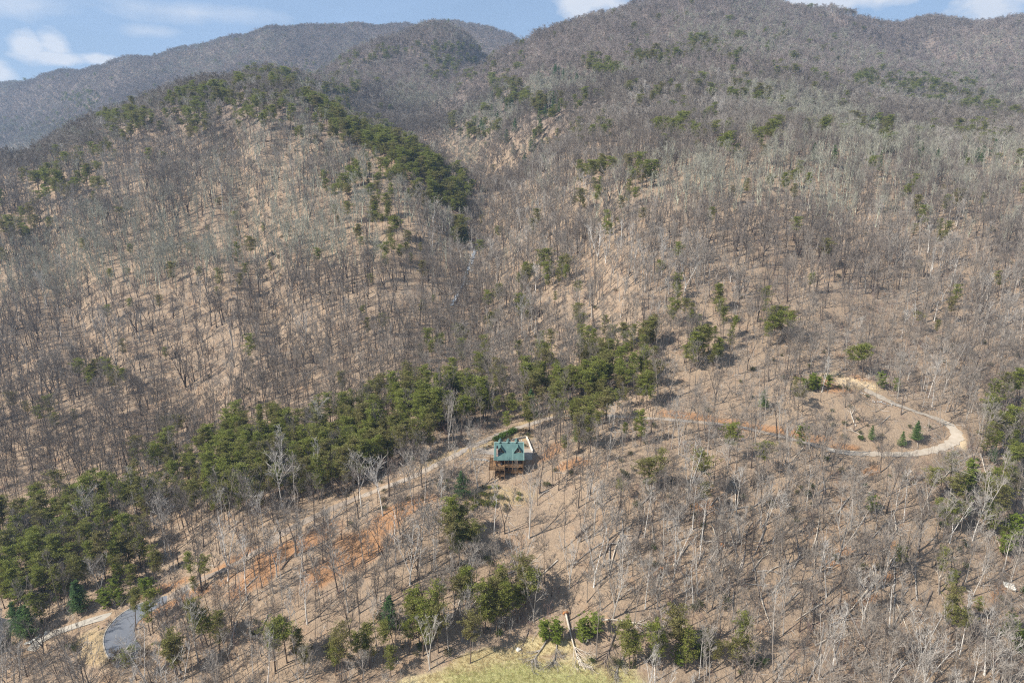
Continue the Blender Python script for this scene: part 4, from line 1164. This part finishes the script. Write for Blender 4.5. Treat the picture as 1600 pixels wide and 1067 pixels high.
# things on the deck
def chair(x, y, z, rz, label):
    e = empty('deck_chair', (CAB.x + x, CAB.y + y, CAB.z + z), rz)
    mb = MB(); mb.box(-.26, .26, -.26, .26, .38, .44); mb.build('seat', M_DARKM, e)
    mb = MB(); mb.box(-.26, .26, .22, .28, .44, 1.0); mb.build('backrest', M_DARKM, e)
    for a in (-.22, .22):
        for c_ in (-.22, .22): mb = MB(); mb.box(a-.025, a+.025, c_-.025, c_+.025, 0, .38); mb.build('leg', M_DARKM, e)
    tag(e, label, 'chair', 'chairs on the cabin deck')
chair(-4.2, -2.6, 0, .4, 'dark chair nearer the railing on the orange left deck')
chair(-2.9, -1.6, 0, -.5, 'dark chair nearer the cabin wall on the orange left deck')

# yard round the cabin
mb = MB(); n1, n2 = 26, 12
V = [(-12.5 + 21.5 * i / n1, 8.4 + 5.4 * j / n2 + .5 * math.sin(i * .5), .0) for j in range(n2 + 1) for i in range(n1 + 1)]
V = [(x, y, gz1(x, y) + .06) for x, y, _ in V]
mb.raw(V, [(j*(n1+1)+i, j*(n1+1)+i+1, (j+1)*(n1+1)+i+1, (j+1)*(n1+1)+i) for j in range(n2) for i in range(n1)])
o = mb.build('parking_area', m_gr, None, True, CAB); tag(o, 'grey brown gravel parking area behind the green roof', kind='structure')
mb = MB(); V = [(x, y, gz1(x, y) + .08) for y in (1.5, 4, 6.5, 8.6) for x in (5.45, 6.5, 7.6 , 8.4)]
mb.raw(V, [(j*4+i, j*4+i+1, (j+1)*4+i+1, (j+1)*4+i) for j in range(3) for i in range(3)])
o = mb.build('patio', M_CONC, None, False, CAB); tag(o, 'pale tan patio slab at the right side of the cabin', kind='structure')
M_WALLW = simple('pale_wall', (0.66, 0.60, 0.52), 0.12, 1.5, 0.85)
def wall_line(pix, h, th, name, label, mat, capm=None):
    W3 = hit([p[0] for p in pix], [p[1] for p in pix])[0]; e = empty(name, W3[0]); mb = MB(); cp = MB()
    L = resample(np.array(W3), 1.0); L = np.vstack([L, W3[-1]]) - W3[0]
    for a, b_ in zip(L[:-1], L[1:]):
        d = nrm(np.array((*(b_ - a)[:2], 0))); q = np.array((-d[1], d[0], 0)) * th / 2; g = d * .012
        for bld, z0, z1, k_ in ((mb, -.5, h, 1.0), (cp, h, h + .1, 1.35)):
            P_ = [a + g - q*k_, b_ - g - q*k_, b_ - g + q*k_, a + g + q*k_]
            bld.raw([(*p[:2], p[2] + z0) for p in P_] + [(*p[:2], p[2] + z1) for p in P_], [(3,2,1,0),(4,5,6,7),(0,1,5,4),(1,2,6,5),(2,3,7,6),(3,0,4,7)])
    mb.build('wall_block', mat, e); cp.build('coping', capm or mat, e)
    tag(e, label, 'wall'); return e
wall_line([(822.5, 684.5), (826, 693), (829, 701), (832, 708)], .8, .3, 'retaining_wall', 'pale retaining wall running down the slope right of the cabin', M_WALLW)
wall_line([(800, 689.5), (811, 687), (822, 684.5)], .7, .35, 'retaining_wall', 'low grey retaining wall behind the green roof below the hedge', simple('grey_block', (.25, .23, .21), .2, 2.0, .9))
def rock_mesh(seed, flat=.7, n=1):
    random.seed(seed); me_ = bpy.data.meshes.new('rock_mesh'); import bmesh
    bm = bmesh.new(); bmesh.ops.create_icosphere(bm, subdivisions=2, radius=.5)
    o = [random.uniform(0, 9) for _ in range(3)]
    for v in bm.verts:
        c_ = v.co; k_ = 1 + .28 * math.sin(c_.x * 5 + o[0]) * math.sin(c_.y * 6 + o[1]) + .16 * math.sin(c_.z * 9 + o[2]) + random.uniform(-.07, .07)
        v.co = Vector((round(c_.x * k_ * 5) / 5 * .4 + c_.x * k_ * .6, c_.y * k_, c_.z * k_ * flat))
    bm.to_mesh(me_); bm.free(); return me_
M_ROCK = simple('grey_rock', (0.34, 0.32, 0.29), 0.3, 1.5, 0.9)
M_ROCKP = simple('pale_rock', (0.60, 0.56, 0.48), 0.18, 1.2, 0.85)
RM = [rock_mesh(i) for i in range(4)]; RMP = [rock_mesh(i + 10, .6) for i in range(4)]
for m_ in RM: m_.materials.append(M_ROCK)
for m_ in RMP: m_.materials.append(M_ROCKP)
def rock(pos, s_, meshes, label, group, name='boulder', sc3=(1, 1, 1)):
    o = link(name, random.choice(meshes), None, (pos[0], pos[1], pos[2] + s_ * .12), (0, 0, random.uniform(0, 6)))
    o.scale = (s_ * sc3[0], s_ * sc3[1], s_ * sc3[2]); return tag(o, label, 'rock', group)
random.seed(5)
for i in range(26):    # stone edge of the terrace left of the cabin
    p = (CAB.x - 15.5 + i * .37, CAB.y + 5.2 - i * .10 + random.uniform(-.2, .2)); z = float(gz_at([p[0]], [p[1]])[0])
    rock((p[0], p[1], z), random.uniform(.5, .9), RM, 'grey stone in the rough row edging the terrace left of the cabin', 'stones edging the cabin terrace', 'terrace_stone')
e = hit1(814.5, 697); mb = MB(); mb.tube([(0, 0, -.3), (0, 0, 2.3)], [.07, .06], 8); mb.box(-.14, .14, -.14, .14, 2.3, 2.55); o = mb.build('lamp_post', M_WALLW, None, False, tuple(e)); tag(o, 'white post standing at the edge of the parking area behind the cabin', 'post')

def shrub(px, py, s_, label, group, kind='garden_shrub', cat='shrub', mset=None, flat=1.0, pos=None):
    p = hit1(px, py) if pos is None else pos
    b_ = random.choice(mset or BUSH); e = empty(kind, tuple(p), random.uniform(0, 6.28)); e.scale = (s_, s_, s_ * flat)
    for nm, m_ in (('stem', b_[0]), ('foliage', b_[1])):
        c_ = bpy.data.objects.new(nm, m_); col.objects.link(c_); c_.parent = e
    return tag(e, label, cat, group)
M_SH2 = leaf_mat('clipped_shrub_leaves', (0.190, 0.215, 0.040), (0.270, 0.265, 0.055), (0.170, 0.165, 0.050))
M_SH3 = leaf_mat('hedge_leaves', (0.075, 0.135, 0.022), (0.125, 0.185, 0.035), (0.09, 0.14, 0.03))
M_SH4 = leaf_mat('brown_shrub_leaves', (0.150, 0.105, 0.055), (0.200, 0.150, 0.080), (0.13, 0.10, 0.06))
M_SH5 = leaf_mat('laurel_leaves', (0.070, 0.085, 0.030), (0.115, 0.120, 0.045), (0.14, 0.12, 0.06))
def recol(mat, n=320):
    r_ = []
    for i in range(3):
        st, lf = bush(n=n, seed=20 + i); r_.append((st.mesh('shrub_stem_mesh', M_PTRUNK), lf.mesh('shrub_leaf_mesh', mat), combine(st, lf, 'shrub_mesh', M_PTRUNK, mat), 'round', 1.6))
    return r_
B2, B3, B4, B5 = recol(M_SH2), recol(M_SH3, 420), recol(M_SH4, 200), recol(M_SH5, 200)
random.seed(9)
spots = [(515,765),(560,770),(615,765),(445,832),(487,825),(520,832),(560,812),(595,824),(560,852),(410,862),(650,837),(630,857),(710,872),(800,812),(800,867),(690,912),(480,872),(502,892),(545,892),(610,892),(440,882),(465,896),(430,922),(418,944),(590,910),(520,915),(360,900)]
sx_ = [660 + a / 5.333 for a, _ in spots]; sy_ = [620 + b_ / 5.333 for _, b_ in spots]
order = np.argsort([a for a in sx_])
for r_, i in enumerate(order):
    yel = sy_[i] > 773 and sx_[i] < 775
    shrub(sx_[i], sy_[i] + 2, random.uniform(.75, 1.15), '%s clipped round shrub below the cabin decks, %s from the left' % ('yellow green' if yel else 'olive', ['first', 'second', 'third', 'fourth', 'fifth', 'sixth', 'seventh', 'eighth', 'ninth', 'tenth'][r_] if r_ < 10 else '%dth' % (r_ + 1)), 'round shrubs in the cabin garden', mset=B2 if yel else B5 if i % 3 == 0 else B2)
hl = np.linspace(0, 1, 12)
for i, t in enumerate(hl):
    shrub(775 + t * 29, 690 - t * 14.5, 1.25, 'bright green clipped bush in the hedge behind the cabin, %s from the left' % (['first', 'second', 'third', 'fourth', 'fifth', 'sixth', 'seventh', 'eighth', 'ninth', 'tenth', 'eleventh', 'twelfth'][i]), 'bushes of the clipped hedge', 'hedge_bush', 'hedge', B3)
for i, (a, b_) in enumerate([(808,674.5),(813,675),(817,675),(822,675),(827,676),(832,678)]):
    shrub(a, b_, .9, 'brown leafless shrub continuing the hedge line, %s from the hedge' % ['first', 'second', 'third', 'fourth', 'fifth', 'sixth'][i], 'brown shrubs beyond the hedge', mset=B4)
for i, (a, b_) in enumerate([(759,703),(763,700),(770,696),(773,694),(781,693),(786,691),(793,690),(799,688),(766,699),(818,697),(821,699)]):
    shrub(a, b_, random.uniform(.6, .85), 'small brown round shrub in the row behind the green roof, %s from the left' % (['first', 'second', 'third', 'fourth', 'fifth', 'sixth', 'seventh', 'eighth', 'ninth', 'tenth', 'eleventh'][i]), 'small shrubs along the parking edge', mset=B4 if i % 2 else B5)
for i in range(16):
    a, b_ = 172 + (i % 8) * 9 + random.uniform(-4, 4), 1024 + (i // 8) * 16 + random.uniform(-6, 6)
    shrub(a, b_, random.uniform(.8, 1.5), 'brown leafless thicket shrub at the lower end of the asphalt bend', 'thicket below the asphalt bend', 'thicket_shrub', 'shrub', B4, 1.2)
# evergreen understory shrubs and young conifers over the slopes
UE = [(1190, 632, 2), (1445, 668, 2), (1352, 678, 2), (1385, 696, 3), (1240, 772, 3), (1245, 765, 2), (1235, 800, 2), (1085, 825, 2), (1190, 800, 3), (1037, 870, 2), (1300, 870, 2), (1330, 892, 2), (1075, 950, 3), (1120, 950, 4), (1180, 1040, 5), (1420, 760, 4), (1480, 820, 4), (1500, 860, 5), (1590, 940, 5), (1590, 1000, 4), (1290, 650, 2), (1430, 700, 2), (600, 700, 4), (700, 760, 5), (740, 880, 6),
      (830, 900, 4), (620, 980, 6), (520, 1030, 5), (420, 990, 5), (640, 1020, 5), (780, 985, 6), (960, 1030, 5), (1000, 1040, 4), (330, 985, 4), (200, 900, 6), (80, 930, 6), (250, 900, 4), (660, 720, 5), (560, 770, 5), (860, 760, 4), (1530, 740, 5), (1570, 680, 4), (1010, 780, 3), (1330, 740, 3), (30, 1010, 4), (120, 1000, 3)]
P_ = []
for (a, b_, n) in UE:
    for _ in range(n): P_.append((a + random.gauss(0, 16), b_ + random.gauss(0, 10)))
W3, ok = hit([p[0] for p in P_], [p[1] for p in P_]); W3 = W3[ok]; dr = road_dist(W3[:, 0], W3[:, 1]); inb = (np.abs(W3[:, 0] - CAB.x) < 9) & (np.abs(W3[:, 1] - CAB.y - 2) < 9)
W3 = W3[(dr > 3.2) & ~inb]; qx, qy, qd = project(*W3.T); ws = where_words(qx, qy - 5, None)
for i, p in enumerate(W3):
    s_ = random.uniform(.6, 1.5); k = random.random()
    shrub(0, 0, s_, '%s %s wild evergreen shrub, %s' % ('large' if s_ > 1.1 else 'small', 'dull olive' if k < .6 else 'fresh green', ws[i]), 'wild evergreen shrubs on the slope', 'wild_shrub', 'shrub', B5 if k < .6 else BUSH, 1.15, pos=p)

# ------------------------------------------------------------------ undergrowth and litter masses
def ground_pts(n, y0, y1, densf):
    x = rng.uniform(-1, 1, n * 3); y_ = y0 + (y1 - y0) * rng.random(n * 3) ** .8; x = x * (.82 * y_ + 10)
    z, px, py, d = prep(x, y_); ok = (px > -30) & (px < 1630) & (py < 1100) & (maskpt(GRASS_E, px, py) < .3) & (road_dist(x, y_) > 3)
    ok &= ~((np.abs(x - CAB.x) < 9) & (np.abs(y_ - CAB.y - 3) < 11)); ok &= rng.random(n * 3) < densf(x, y_, px, py)
    return np.stack([x, y_, z], 1)[ok][:n]
SAPL = []
for i in range(2):
    random.seed(90 + i); mb = MB()
    for k in range(3):
        P_, d_ = limb(mb, (random.uniform(-.6, .6), random.uniform(-.6, .6), -.2), rdir(74, 88), random.uniform(3.5, 6), .035, .012, 5, .08, .02, 3)
        for j in range(6):
            q = P_[random.randint(2, 4)]; b2, bd2 = limb(mb, q, rdir(30, 65), random.uniform(.7, 1.4), .014, .008, 2, .2, .1, 3); twigs(mb, b2[-1], bd2, .6, 2, .025)
    SAPL.append(mb.mesh('sapling_mesh', M_TWIG))
bp_ = ground_pts(20000, 150, 560, lambda x, y_, px, py: np.clip(.5 + .9 * vnoise(x, y_, 22, 51), .05, 1) * (1 - .85 * maskpt(OPEN_E, px, py)))
scl, rot = scat_args(len(bp_), rng.uniform(.5, 1.5, len(bp_)))
tb = rng.integers(0, 5, len(bp_))
for i, t in enumerate(('grey brown', 'ash grey', 'silver grey')): pass
scatter_mass('undergrowth', bp_, scl, rot, tb, mk_sources(BRUSH + SAPL), 'thin leafless undergrowth between the trees', 'undergrowth', tones=[TONES['grey brown'], TONES['ash grey'], TONES['silver grey'], (.25, .13, .11)])
lp_ = ground_pts(2600, 200, 1100, lambda x, y_, px, py: np.clip(.15 + .9 * vnoise(x, y_, 45, 52), 0, 1))
scl, rot = scat_args(len(lp_), rng.uniform(.6, 1.4, len(lp_)))
scatter_mass('laurel_undergrowth', lp_, scl, rot, rng.integers(0, 3, len(lp_)), mk_sources(B5), 'dull green laurel thickets under the trees', 'undergrowth')
# litter of broken branches
st_m = []
for i in range(3):
    random.seed(60 + i); mb = MB()
    for k in range(5): limb(mb, (random.uniform(-2, 2), random.uniform(-2, 2), .1), rdir(-4, 10), random.uniform(1, 3.2), .055, .02, 3, .2, 0, 3)
    st_m.append(mb.mesh('branch_litter_mesh', M_TWIG))
sp_ = ground_pts(7000, 150, 420, lambda x, y_, px, py: np.clip(.4 + .8 * vnoise(x, y_, 30, 53), 0.02, 1))
scl, rot = scat_args(len(sp_), rng.uniform(.6, 1.5, len(sp_)))
gx_ = (gz_at(sp_[:, 0], sp_[:, 1] + 1) - gz_at(sp_[:, 0], sp_[:, 1] - 1)) / 2
rot[:, 0] = np.arctan(gx_); rot[:, 1] = 0; rot[:, 2] = rng.choice([0, .3, -.3], len(sp_))
scatter_mass('branch_litter', sp_, scl, rot, rng.integers(0, 3, len(sp_)), mk_sources(st_m), 'broken grey branches lying on the leaf litter', 'branch litter', tones=[TONES['ash grey'], TONES['silver grey'], TONES['grey brown']])

# ------------------------------------------------------------------ fallen trees
M_LOGP = simple('pale_dead_wood', (0.50, 0.43, 0.34), 0.25, 1.2, 0.85)
M_LOGG = simple('grey_dead_wood', (0.30, 0.265, 0.225), 0.3, 1.2, 0.9)
M_LOGB = simple('brown_dead_wood', (0.16, 0.125, 0.10), 0.3, 1.2, 0.9)
M_CLAY = simple('torn_root_clay', (0.40, 0.185, 0.075), 0.3, 1.0, 0.95)
def fallen(p0, p1, r, mat, label, crown=0, root=False, group='fallen trees on the slope', bend=.4):
    p0, p1 = np.array(p0, float), np.array(p1, float); p1[2] = float(gz_at([p1[0]], [p1[1]])[0]); L = np.linalg.norm(p1 - p0); d = (p1 - p0) / L
    r *= 1.12; e = empty('fallen_tree', tuple(p0)); pts = []
    n = 7; side = nrm(np.cross(d, (0, 0, 1))); bw = random.uniform(-bend, bend)
    for i in range(n):
        t = i / (n - 1); q = p0 + (p1 - p0) * t + side * bw * math.sin(math.pi * t)
        q[2] = float(gz_at([q[0]], [q[1]])[0]) + r * .8 + .25 * math.sin(math.pi * t) + (.5 * (1 - t) if root else 0)
        pts.append(q - p0)
    mb = MB(); mb.tube(pts, [r * (1 - .72 * i / (n - 1)) for i in range(n)], 7); mb.build('trunk', mat, e)
    if crown:
        mb = MB()
        for k in range(crown):
            i = random.randint(3, n - 2); t = random.random(); q = pts[i] * (1 - t) + pts[i + 1] * t
            dd = nrm(d + side * random.choice((-1, 1)) * random.uniform(.3, .9) + np.array((0, 0, random.uniform(-.05, .35))))
            bl = random.uniform(.22, .42) * L
            bp, bd = limb(mb, q, dd, bl, r * .4, .03, 4, .14, .02, 4)
            for j in range(5):
                u = random.randint(1, 4); s2, sd2 = limb(mb, bp[u], nrm(bd + np.array([random.uniform(-.8, .8) for _ in range(3)]) * np.array((1, 1, .5))), bl * .4, .035, .015, 2, .2, .02, 3)
                twigs(mb, s2[-1], sd2, bl * .3, 5, .05)
        mb.build('branches', mat, e)
    if root:
        mb = MB(); a = -d
        for k in range(9):
            dd = nrm(a * .25 + side * math.cos(k * .7) + np.array((0, 0, 1)) * math.sin(k * .7)); limb(mb, pts[0] + np.array((0, 0, .2)), dd, random.uniform(.8, 1.5), .12, .03, 2, .2, 0, 4)
        mb.tube([pts[0] - d * .25, pts[0] + d * .15], [1.0, .75], 9); mb.build('root_plate', M_CLAY, e)
    tag(e, label, 'fallen tree', group); return e
random.seed(21)
HERO = [((1372, 901), (1312, 978), .30, M_LOGP, 'long pale trunk lying diagonally across the lower right slope', 9, False), ((1128, 856), (1111, 895), .24, M_LOGG, 'grey uprooted trunk below the torn clay in the middle right', 5, True), ((1119, 848), (1109, 818), .24, M_LOGP, 'short pale trunk leaning upslope above the torn clay', 0, False),
        ((1196, 826), (1178, 872), .22, M_LOGG, 'grey fallen trunk lying straight down the open right slope', 5, False), ((1033, 894), (1024, 931), .18, M_LOGP, 'splintered pale trunk below the red soil scar', 4, True), ((884, 962), (906, 1042), .30, M_LOGP, 'curved pale uprooted tree lying down into the grass clearing', 14, True),
        ((862, 990), (830, 1036), .24, M_LOGG, 'grey fallen tree with its fan of branches on the grass', 14, False), ((872, 985), (866, 1040), .2, M_LOGG, 'grey fallen tree between two others on the grass edge', 12, False), ((826, 984), (812, 1016), .15, M_LOGB, 'thin brown trunk leaning down to the pale rock on the grass', 3, False),
        ((940, 972), (1028, 986), .22, M_LOGP, 'pale arched fallen tree spreading branches above the bottom thicket', 16, False), ((968, 975), (944, 1040), .24, M_LOGB, 'dark fallen tree with brushy crown right of the grass clearing', 16, False), ((985, 1000), (960, 1055), .2, M_LOGG, 'greyish brushy fallen crown at the right edge of the clearing', 14, False),
        ((1310, 865), (1262, 910), .2, M_LOGG, 'grey trunk lying left of the long pale trunk', 6, False), ((1545, 815), (1562, 858), .18, M_LOGP, 'thin pale trunk near the right edge among green shrubs', 0, False), ((1480, 850), (1500, 800), .2, M_LOGP, 'pale leaning trunk near the right edge above the rock slab', 5, False), ((1255, 700), (1232, 730), .14, M_LOGP, 'short pale log just below the gravel track', 0, False),
        ((1390, 650), (1370, 668), .14, M_LOGP, 'short pale log inside the gravel hairpin bend', 0, False), ((1180, 905), (1120, 925), .2, M_LOGB, 'dark trunk lying nearly level across the lower slope', 4, False), ((1000, 790), (1035, 765), .18, M_LOGG, 'grey trunk lying level right of the cabin below the track', 4, False), ((660, 395), (705, 375), .16, M_LOGG, 'thin grey trunk beside the tall white pine in the valley', 0, False)]
for (a, b_, r, m_, lab, cr, rt) in HERO:
    W3 = hit([a[0], b_[0]], [a[1], b_[1]])[0]; fallen(W3[0], W3[1], r, m_, lab, cr, rt)
P_ = []
zones = [(1250, 860, 170, 90, 50), (1050, 850, 110, 80, 20), (1400, 980, 140, 60, 26), (900, 820, 80, 60, 6), (1330, 660, 70, 40, 6), (700, 930, 90, 40, 5), (450, 930, 80, 50, 5), (1500, 760, 60, 50, 5), (600, 450, 150, 80, 5)]
for (a, b_, rx, ry, n) in zones:
    for _ in range(n): P_.append((a + random.uniform(-rx, rx), b_ + random.uniform(-ry, ry)))
W3, ok = hit([p[0] for p in P_], [p[1] for p in P_]); W3 = W3[ok]; W3 = W3[road_dist(W3[:, 0], W3[:, 1]) > 7]; qx, qy, qd = project(*W3.T); ws = where_words(qx, qy, None)
for i, p in enumerate(W3):
    a = random.gauss(.95, .45) + (math.pi if random.random() < .5 else 0); L = random.uniform(5, 13); m_, w_ = random.choice(((M_LOGP, 'pale'), (M_LOGP, 'pale'), (M_LOGG, 'grey'), (M_LOGG, 'grey'), (M_LOGB, 'brown')))
    fallen(p, (p[0] + math.cos(a) * L, p[1] + math.sin(a) * L, 0), random.uniform(.15, .26), m_, '%s %s fallen tree, %s' % ('long' if L > 9 else 'short', w_, ws[i]), random.choice((0, 0, 3, 5)), False)

# ------------------------------------------------------------------ hero standing trees
random.seed(31)
HT = [(1441, 1082, 3, 19, 'silver grey', 'big pale forked tree rising from the bottom edge, lower right'), (1551, 1075, 4, 18, 'silver grey', 'pale many-stemmed tree at the bottom edge near the right corner'), (1259, 798, 0, 16.5, 'silver grey', 'lone pale pole-like tree standing on the open right slope'), (1221, 866, 0, 16.5, 'grey brown', 'straight grey brown pole left of the long fallen trunk'),
      (1157, 866, 5, 17, 'ash grey', 'slender grey tree right of the torn root clay'), (1104, 938, 0, 15, 'silver grey', 'pale branchless pole in the lower middle right'), (961, 942, 5, 19, 'ash grey', 'tall slender grey tree above the arched fallen tree'), (505, 880, 2, 17, 'dark brown', 'dark broad-crowned tree at the top of the orange clearing'),
      (383, 905, 3, 16, 'silver grey', 'pale leaning forked tree crossing in front of the worn road'), (1284, 613, 3, 15, 'silver grey', 'white-barked forked tree in front of the bright evergreen thicket'), (1005, 820, 1, 17, 'ash grey', 'grey high-branched tree directly right of the cabin garden'), (1145, 680, 6, 12, 'dark brown', 'dark spreading tree against the orange cut bank'), (130, 1012, 5, 11, 'dark brown', 'thin dark tree on the orange grass between driveway and asphalt'),
      (112, 985, 5, 9, 'dark brown', 'thin dark tree beside the concrete driveway'), (157, 935, 3, 16, 'silver grey', 'pale white-limbed tree behind the concrete driveway'), (805, 760, 1, 10, 'grey brown', 'small grey brown tree right below the cabin decks')]
for (a, b_, k, h, t, lab) in HT:
    p = hit1(a, b_); place('bare_tree', BARE, *p, k, h, TONES[t], lab, 'tree', 'leafless trees on the near slope', ('trunk', 'crown'), (.0, .0) if k != 3 else (0, .1))

p = hit1(722, 779); g_ = place('white_pine', WP, *p, 2, 9.5, None, 'wide dark green white pine standing alone left of the cabin garden', 'white pine', 'white pines with layered plumes', ('trunk', 'crown')); g_.scale = (1.05, 1.05, .8)
# ------------------------------------------------------------------ smaller things
p = hit1(1574, 917); e = empty('rock_slab', tuple(p), R(-38)); random.seed(3)
gsl = math.atan2(float(gz_at([p[0]], [p[1]+2])[0] - gz_at([p[0]], [p[1]-2])[0]), 4)
for k in range(3):
    mb = MB(); w0 = 2.5 - k * .35; o_ = k * .55
    V = [(-w0, -.55 + o_, -.2), (w0 * .9, -.6 + o_, -.2), (w0, .05 + o_, -.2), (-w0 * .8, .1 + o_, -.2)]
    V += [(x * .95, y_ * 1.0, .45 + .12 * k + random.uniform(-.08, .08)) for x, y_, _ in V]
    mb.raw(V, [(3,2,1,0), (4,5,6,7), (0,1,5,4), (1,2,6,5), (2,3,7,6), (3,0,4,7)]); o = mb.build('slab_layer', M_ROCKP, e); o.rotation_euler.x = gsl * .7
tag(e, 'long pale layered rock slab near the lower right edge', 'rock')
random.seed(14)
for i in range(9):
    px_, py_ = 44 + i * 4.2 + random.uniform(-2, 2), 1004 - i * 1.9 + random.uniform(-3, 4)
    rock(hit1(px_, py_), random.uniform(.8, 1.5), RMP, 'pale boulder in the rough heap beside the concrete driveway', 'pale boulders beside the driveway')
rock(hit1(810, 1016), 1.5, RMP, 'lone whitish rock on the edge of the grass clearing', None)
for i in range(16):
    px_, py_ = 1362 + i * 2.9 + random.uniform(-2, 2), 628 + i * .55 + random.uniform(-2, 3)
    rock(hit1(px_, py_), random.uniform(.5, 1.1), RM, 'dark grey rubble block piled below the upper gravel track', 'rubble below the upper track', 'rubble_block')
for i in range(5): rock(hit1(1345 + i * 3, 614 + i * 1.5), random.uniform(.5, .9), RMP, 'small pale stone dumped beside the dug soil pad', 'pale stones beside the soil pad', 'pale_stone')
# mailbox
p = hit1(155, 985); e = empty('mailbox', tuple(p), R(20)); mb = MB(); mb.box(-.07, .07, -.07, .07, -.2, 1.05); mb.build('post', M_DECK, e)
mb = MB(); mb.box(-.2, .2, -.32, .32, 1.05, 1.3); mb.tube([(0, -.32, 1.3), (0, .32, 1.3)], [.2, .2], 10); mb.build('box', simple('mailbox_paint', (.55, .42, .15), .1, 2, .5), e)
tag(e, 'small tan yellow mailbox on a post beside the asphalt bend', 'mailbox')
# creek
L = road_line([(748, 372), (744, 388), (739, 403), (733, 416), (728, 430), (722, 445), (714, 462), (704, 480)], 2)
L[:, 2] = gz_at(L[:, 0], L[:, 1])
m_w, nt, b = newmat('creek_water', 0.25, 0.5)
nt.links.new(mixc(nt, ramp(nt, noise(nt, .45, 4, .7), .42, .58), (.16, .19, .22), (.42, .46, .50)), b.inputs['Base Color'])
ribbon('creek', L, 1.1, m_w, 'small white water creek tumbling down the valley', lift=.35, wob=1.2)
random.seed(8)
for i in range(46):
    q = L[random.randrange(len(L))]; x, y_ = q[0] + random.uniform(-3.5, 3.5), q[1] + random.uniform(-2, 2)
    rock((x, y_, float(gz_at([x], [y_])[0])), random.uniform(.8, 2.0), RM, 'grey boulder in the bed of the small creek', 'boulders in the creek', 'creek_boulder')
# neighbouring house at the left edge
p = HOUSE2; e = empty('neighbour_house', tuple(p), R(14)); M_SH = simple('shingle_roof', (.17, .17, .175), .2, 2.5, .9); M_SIDE = simple('pale_siding', (.55, .50, .42), .1, 1.5, .8)
mb = MB(); mb.box(-4.2, 4.2, -6, 6, -3, 3.0); mb.face([(-4.2, -6, 3.0), (4.2, -6, 3.0), (0, -6, 5.4)]); mb.face([(4.2, 6, 3.0), (-4.2, 6, 3.0), (0, 6, 5.4)]); mb.build('wall', M_SIDE, e)
mb = MB()
for s_ in (-1, 1):
    V = [(0, -6.5, 5.7), (s_*4.8, -6.5, 2.9), (s_*4.8, 6.5, 2.9), (0, 6.5, 5.7)]; V += [(a, b_, c_-.2) for a, b_, c_ in V]; mb.raw(V, [(0,1,2,3), (7,6,5,4), (0,4,5,1), (1,5,6,2), (2,6,7,3)])
rf = mb.build('roof', M_SH, e)
mb = MB()
for s_ in (-1, 1): mb.tube([(0, -6.55, 5.62), (s_*4.85, -6.55, 2.8)], [.1, .1], 4); mb.tube([(s_*4.85, -6.55, 2.8), (s_*4.85, 6.55, 2.8)], [.1, .1], 4)
mb.build('fascia', M_WALLW, rf)
for yy in (-3.5, 0, 3.5):
    mb = MB(); mb.box(4.2, 4.26, yy - .6, yy + .6, .6, 1.9); w_ = mb.build('window', M_FRAME, e); mb = MB(); mb.box(4.262, 4.29, yy - .5, yy + .5, .7, 1.8); mb.build('pane', M_GLASS, w_)
tag(e, 'corner of a grey shingled house roof at the left frame edge', 'house')

# grass on the clearing
random.seed(77); gm = []
for i in range(2):
    mb = MB()
    for k in range(40):
        a = random.uniform(0, 6.28); q = random.random() * .7; x, y_ = math.cos(a) * q, math.sin(a) * q; h = random.uniform(.1, .35); w_ = .035
        mb.face([(x - w_, y_, 0), (x + w_, y_, 0), (x + random.uniform(-.15, .15), y_ + random.uniform(-.15, .15), h)])
    gm.append(mb.mesh('grass_tuft_mesh', leaf_mat('dry_grass' if i else 'green_grass', *(((.46, .46, .18), (.54, .51, .22), (.56, .48, .24)) if not i else ((.60, .48, .26), (.66, .54, .30), (.52, .42, .22))))))
x = rng.uniform(-50, 60, 26000); y_ = rng.uniform(145, 178, 26000); z, px, py, d = prep(x, y_)
ok = maskpt(GRASS_E, px, py, vnoise(x, y_, 6, 61) * .15) > .4; x, y_, z, px, py = x[ok], y_[ok], z[ok], px[ok], py[ok]
dry = (maskpt([(820,1085,130,48),(890,1078,90,30)], px, py, vnoise(x, y_, 8, 62) * .3) < rng.random(len(x))).astype(int)
scl, rot = scat_args(len(x), rng.uniform(.4, .9, len(x)))
scatter_mass('clearing_grass', np.stack([x, y_, z], 1), scl, rot, dry, mk_sources(gm), 'short yellow green grass of the clearing at the bottom', 'grass')

# ------------------------------------------------------------------ air
mb = MB(); mb.box(-4150, 4150, -300, 3950, -330, 720)
mh = bpy.data.materials.new('haze'); mh.use_nodes = True; mh.node_tree.nodes.clear()
no = mh.node_tree.nodes.new('ShaderNodeOutputMaterial'); pv = mh.node_tree.nodes.new('ShaderNodeVolumePrincipled')
pv.inputs['Color'].default_value = (0.52, 0.72, 1.0, 1); pv.inputs['Density'].default_value = 0.00011; pv.inputs['Anisotropy'].default_value = 0.1
mh.node_tree.links.new(pv.outputs[0], no.inputs['Volume'])
hz = mb.build('haze', mh); tag(hz, 'thin blue haze over the far ridges', 'haze', None, 'stuff')
print('objects', len(bpy.data.objects))
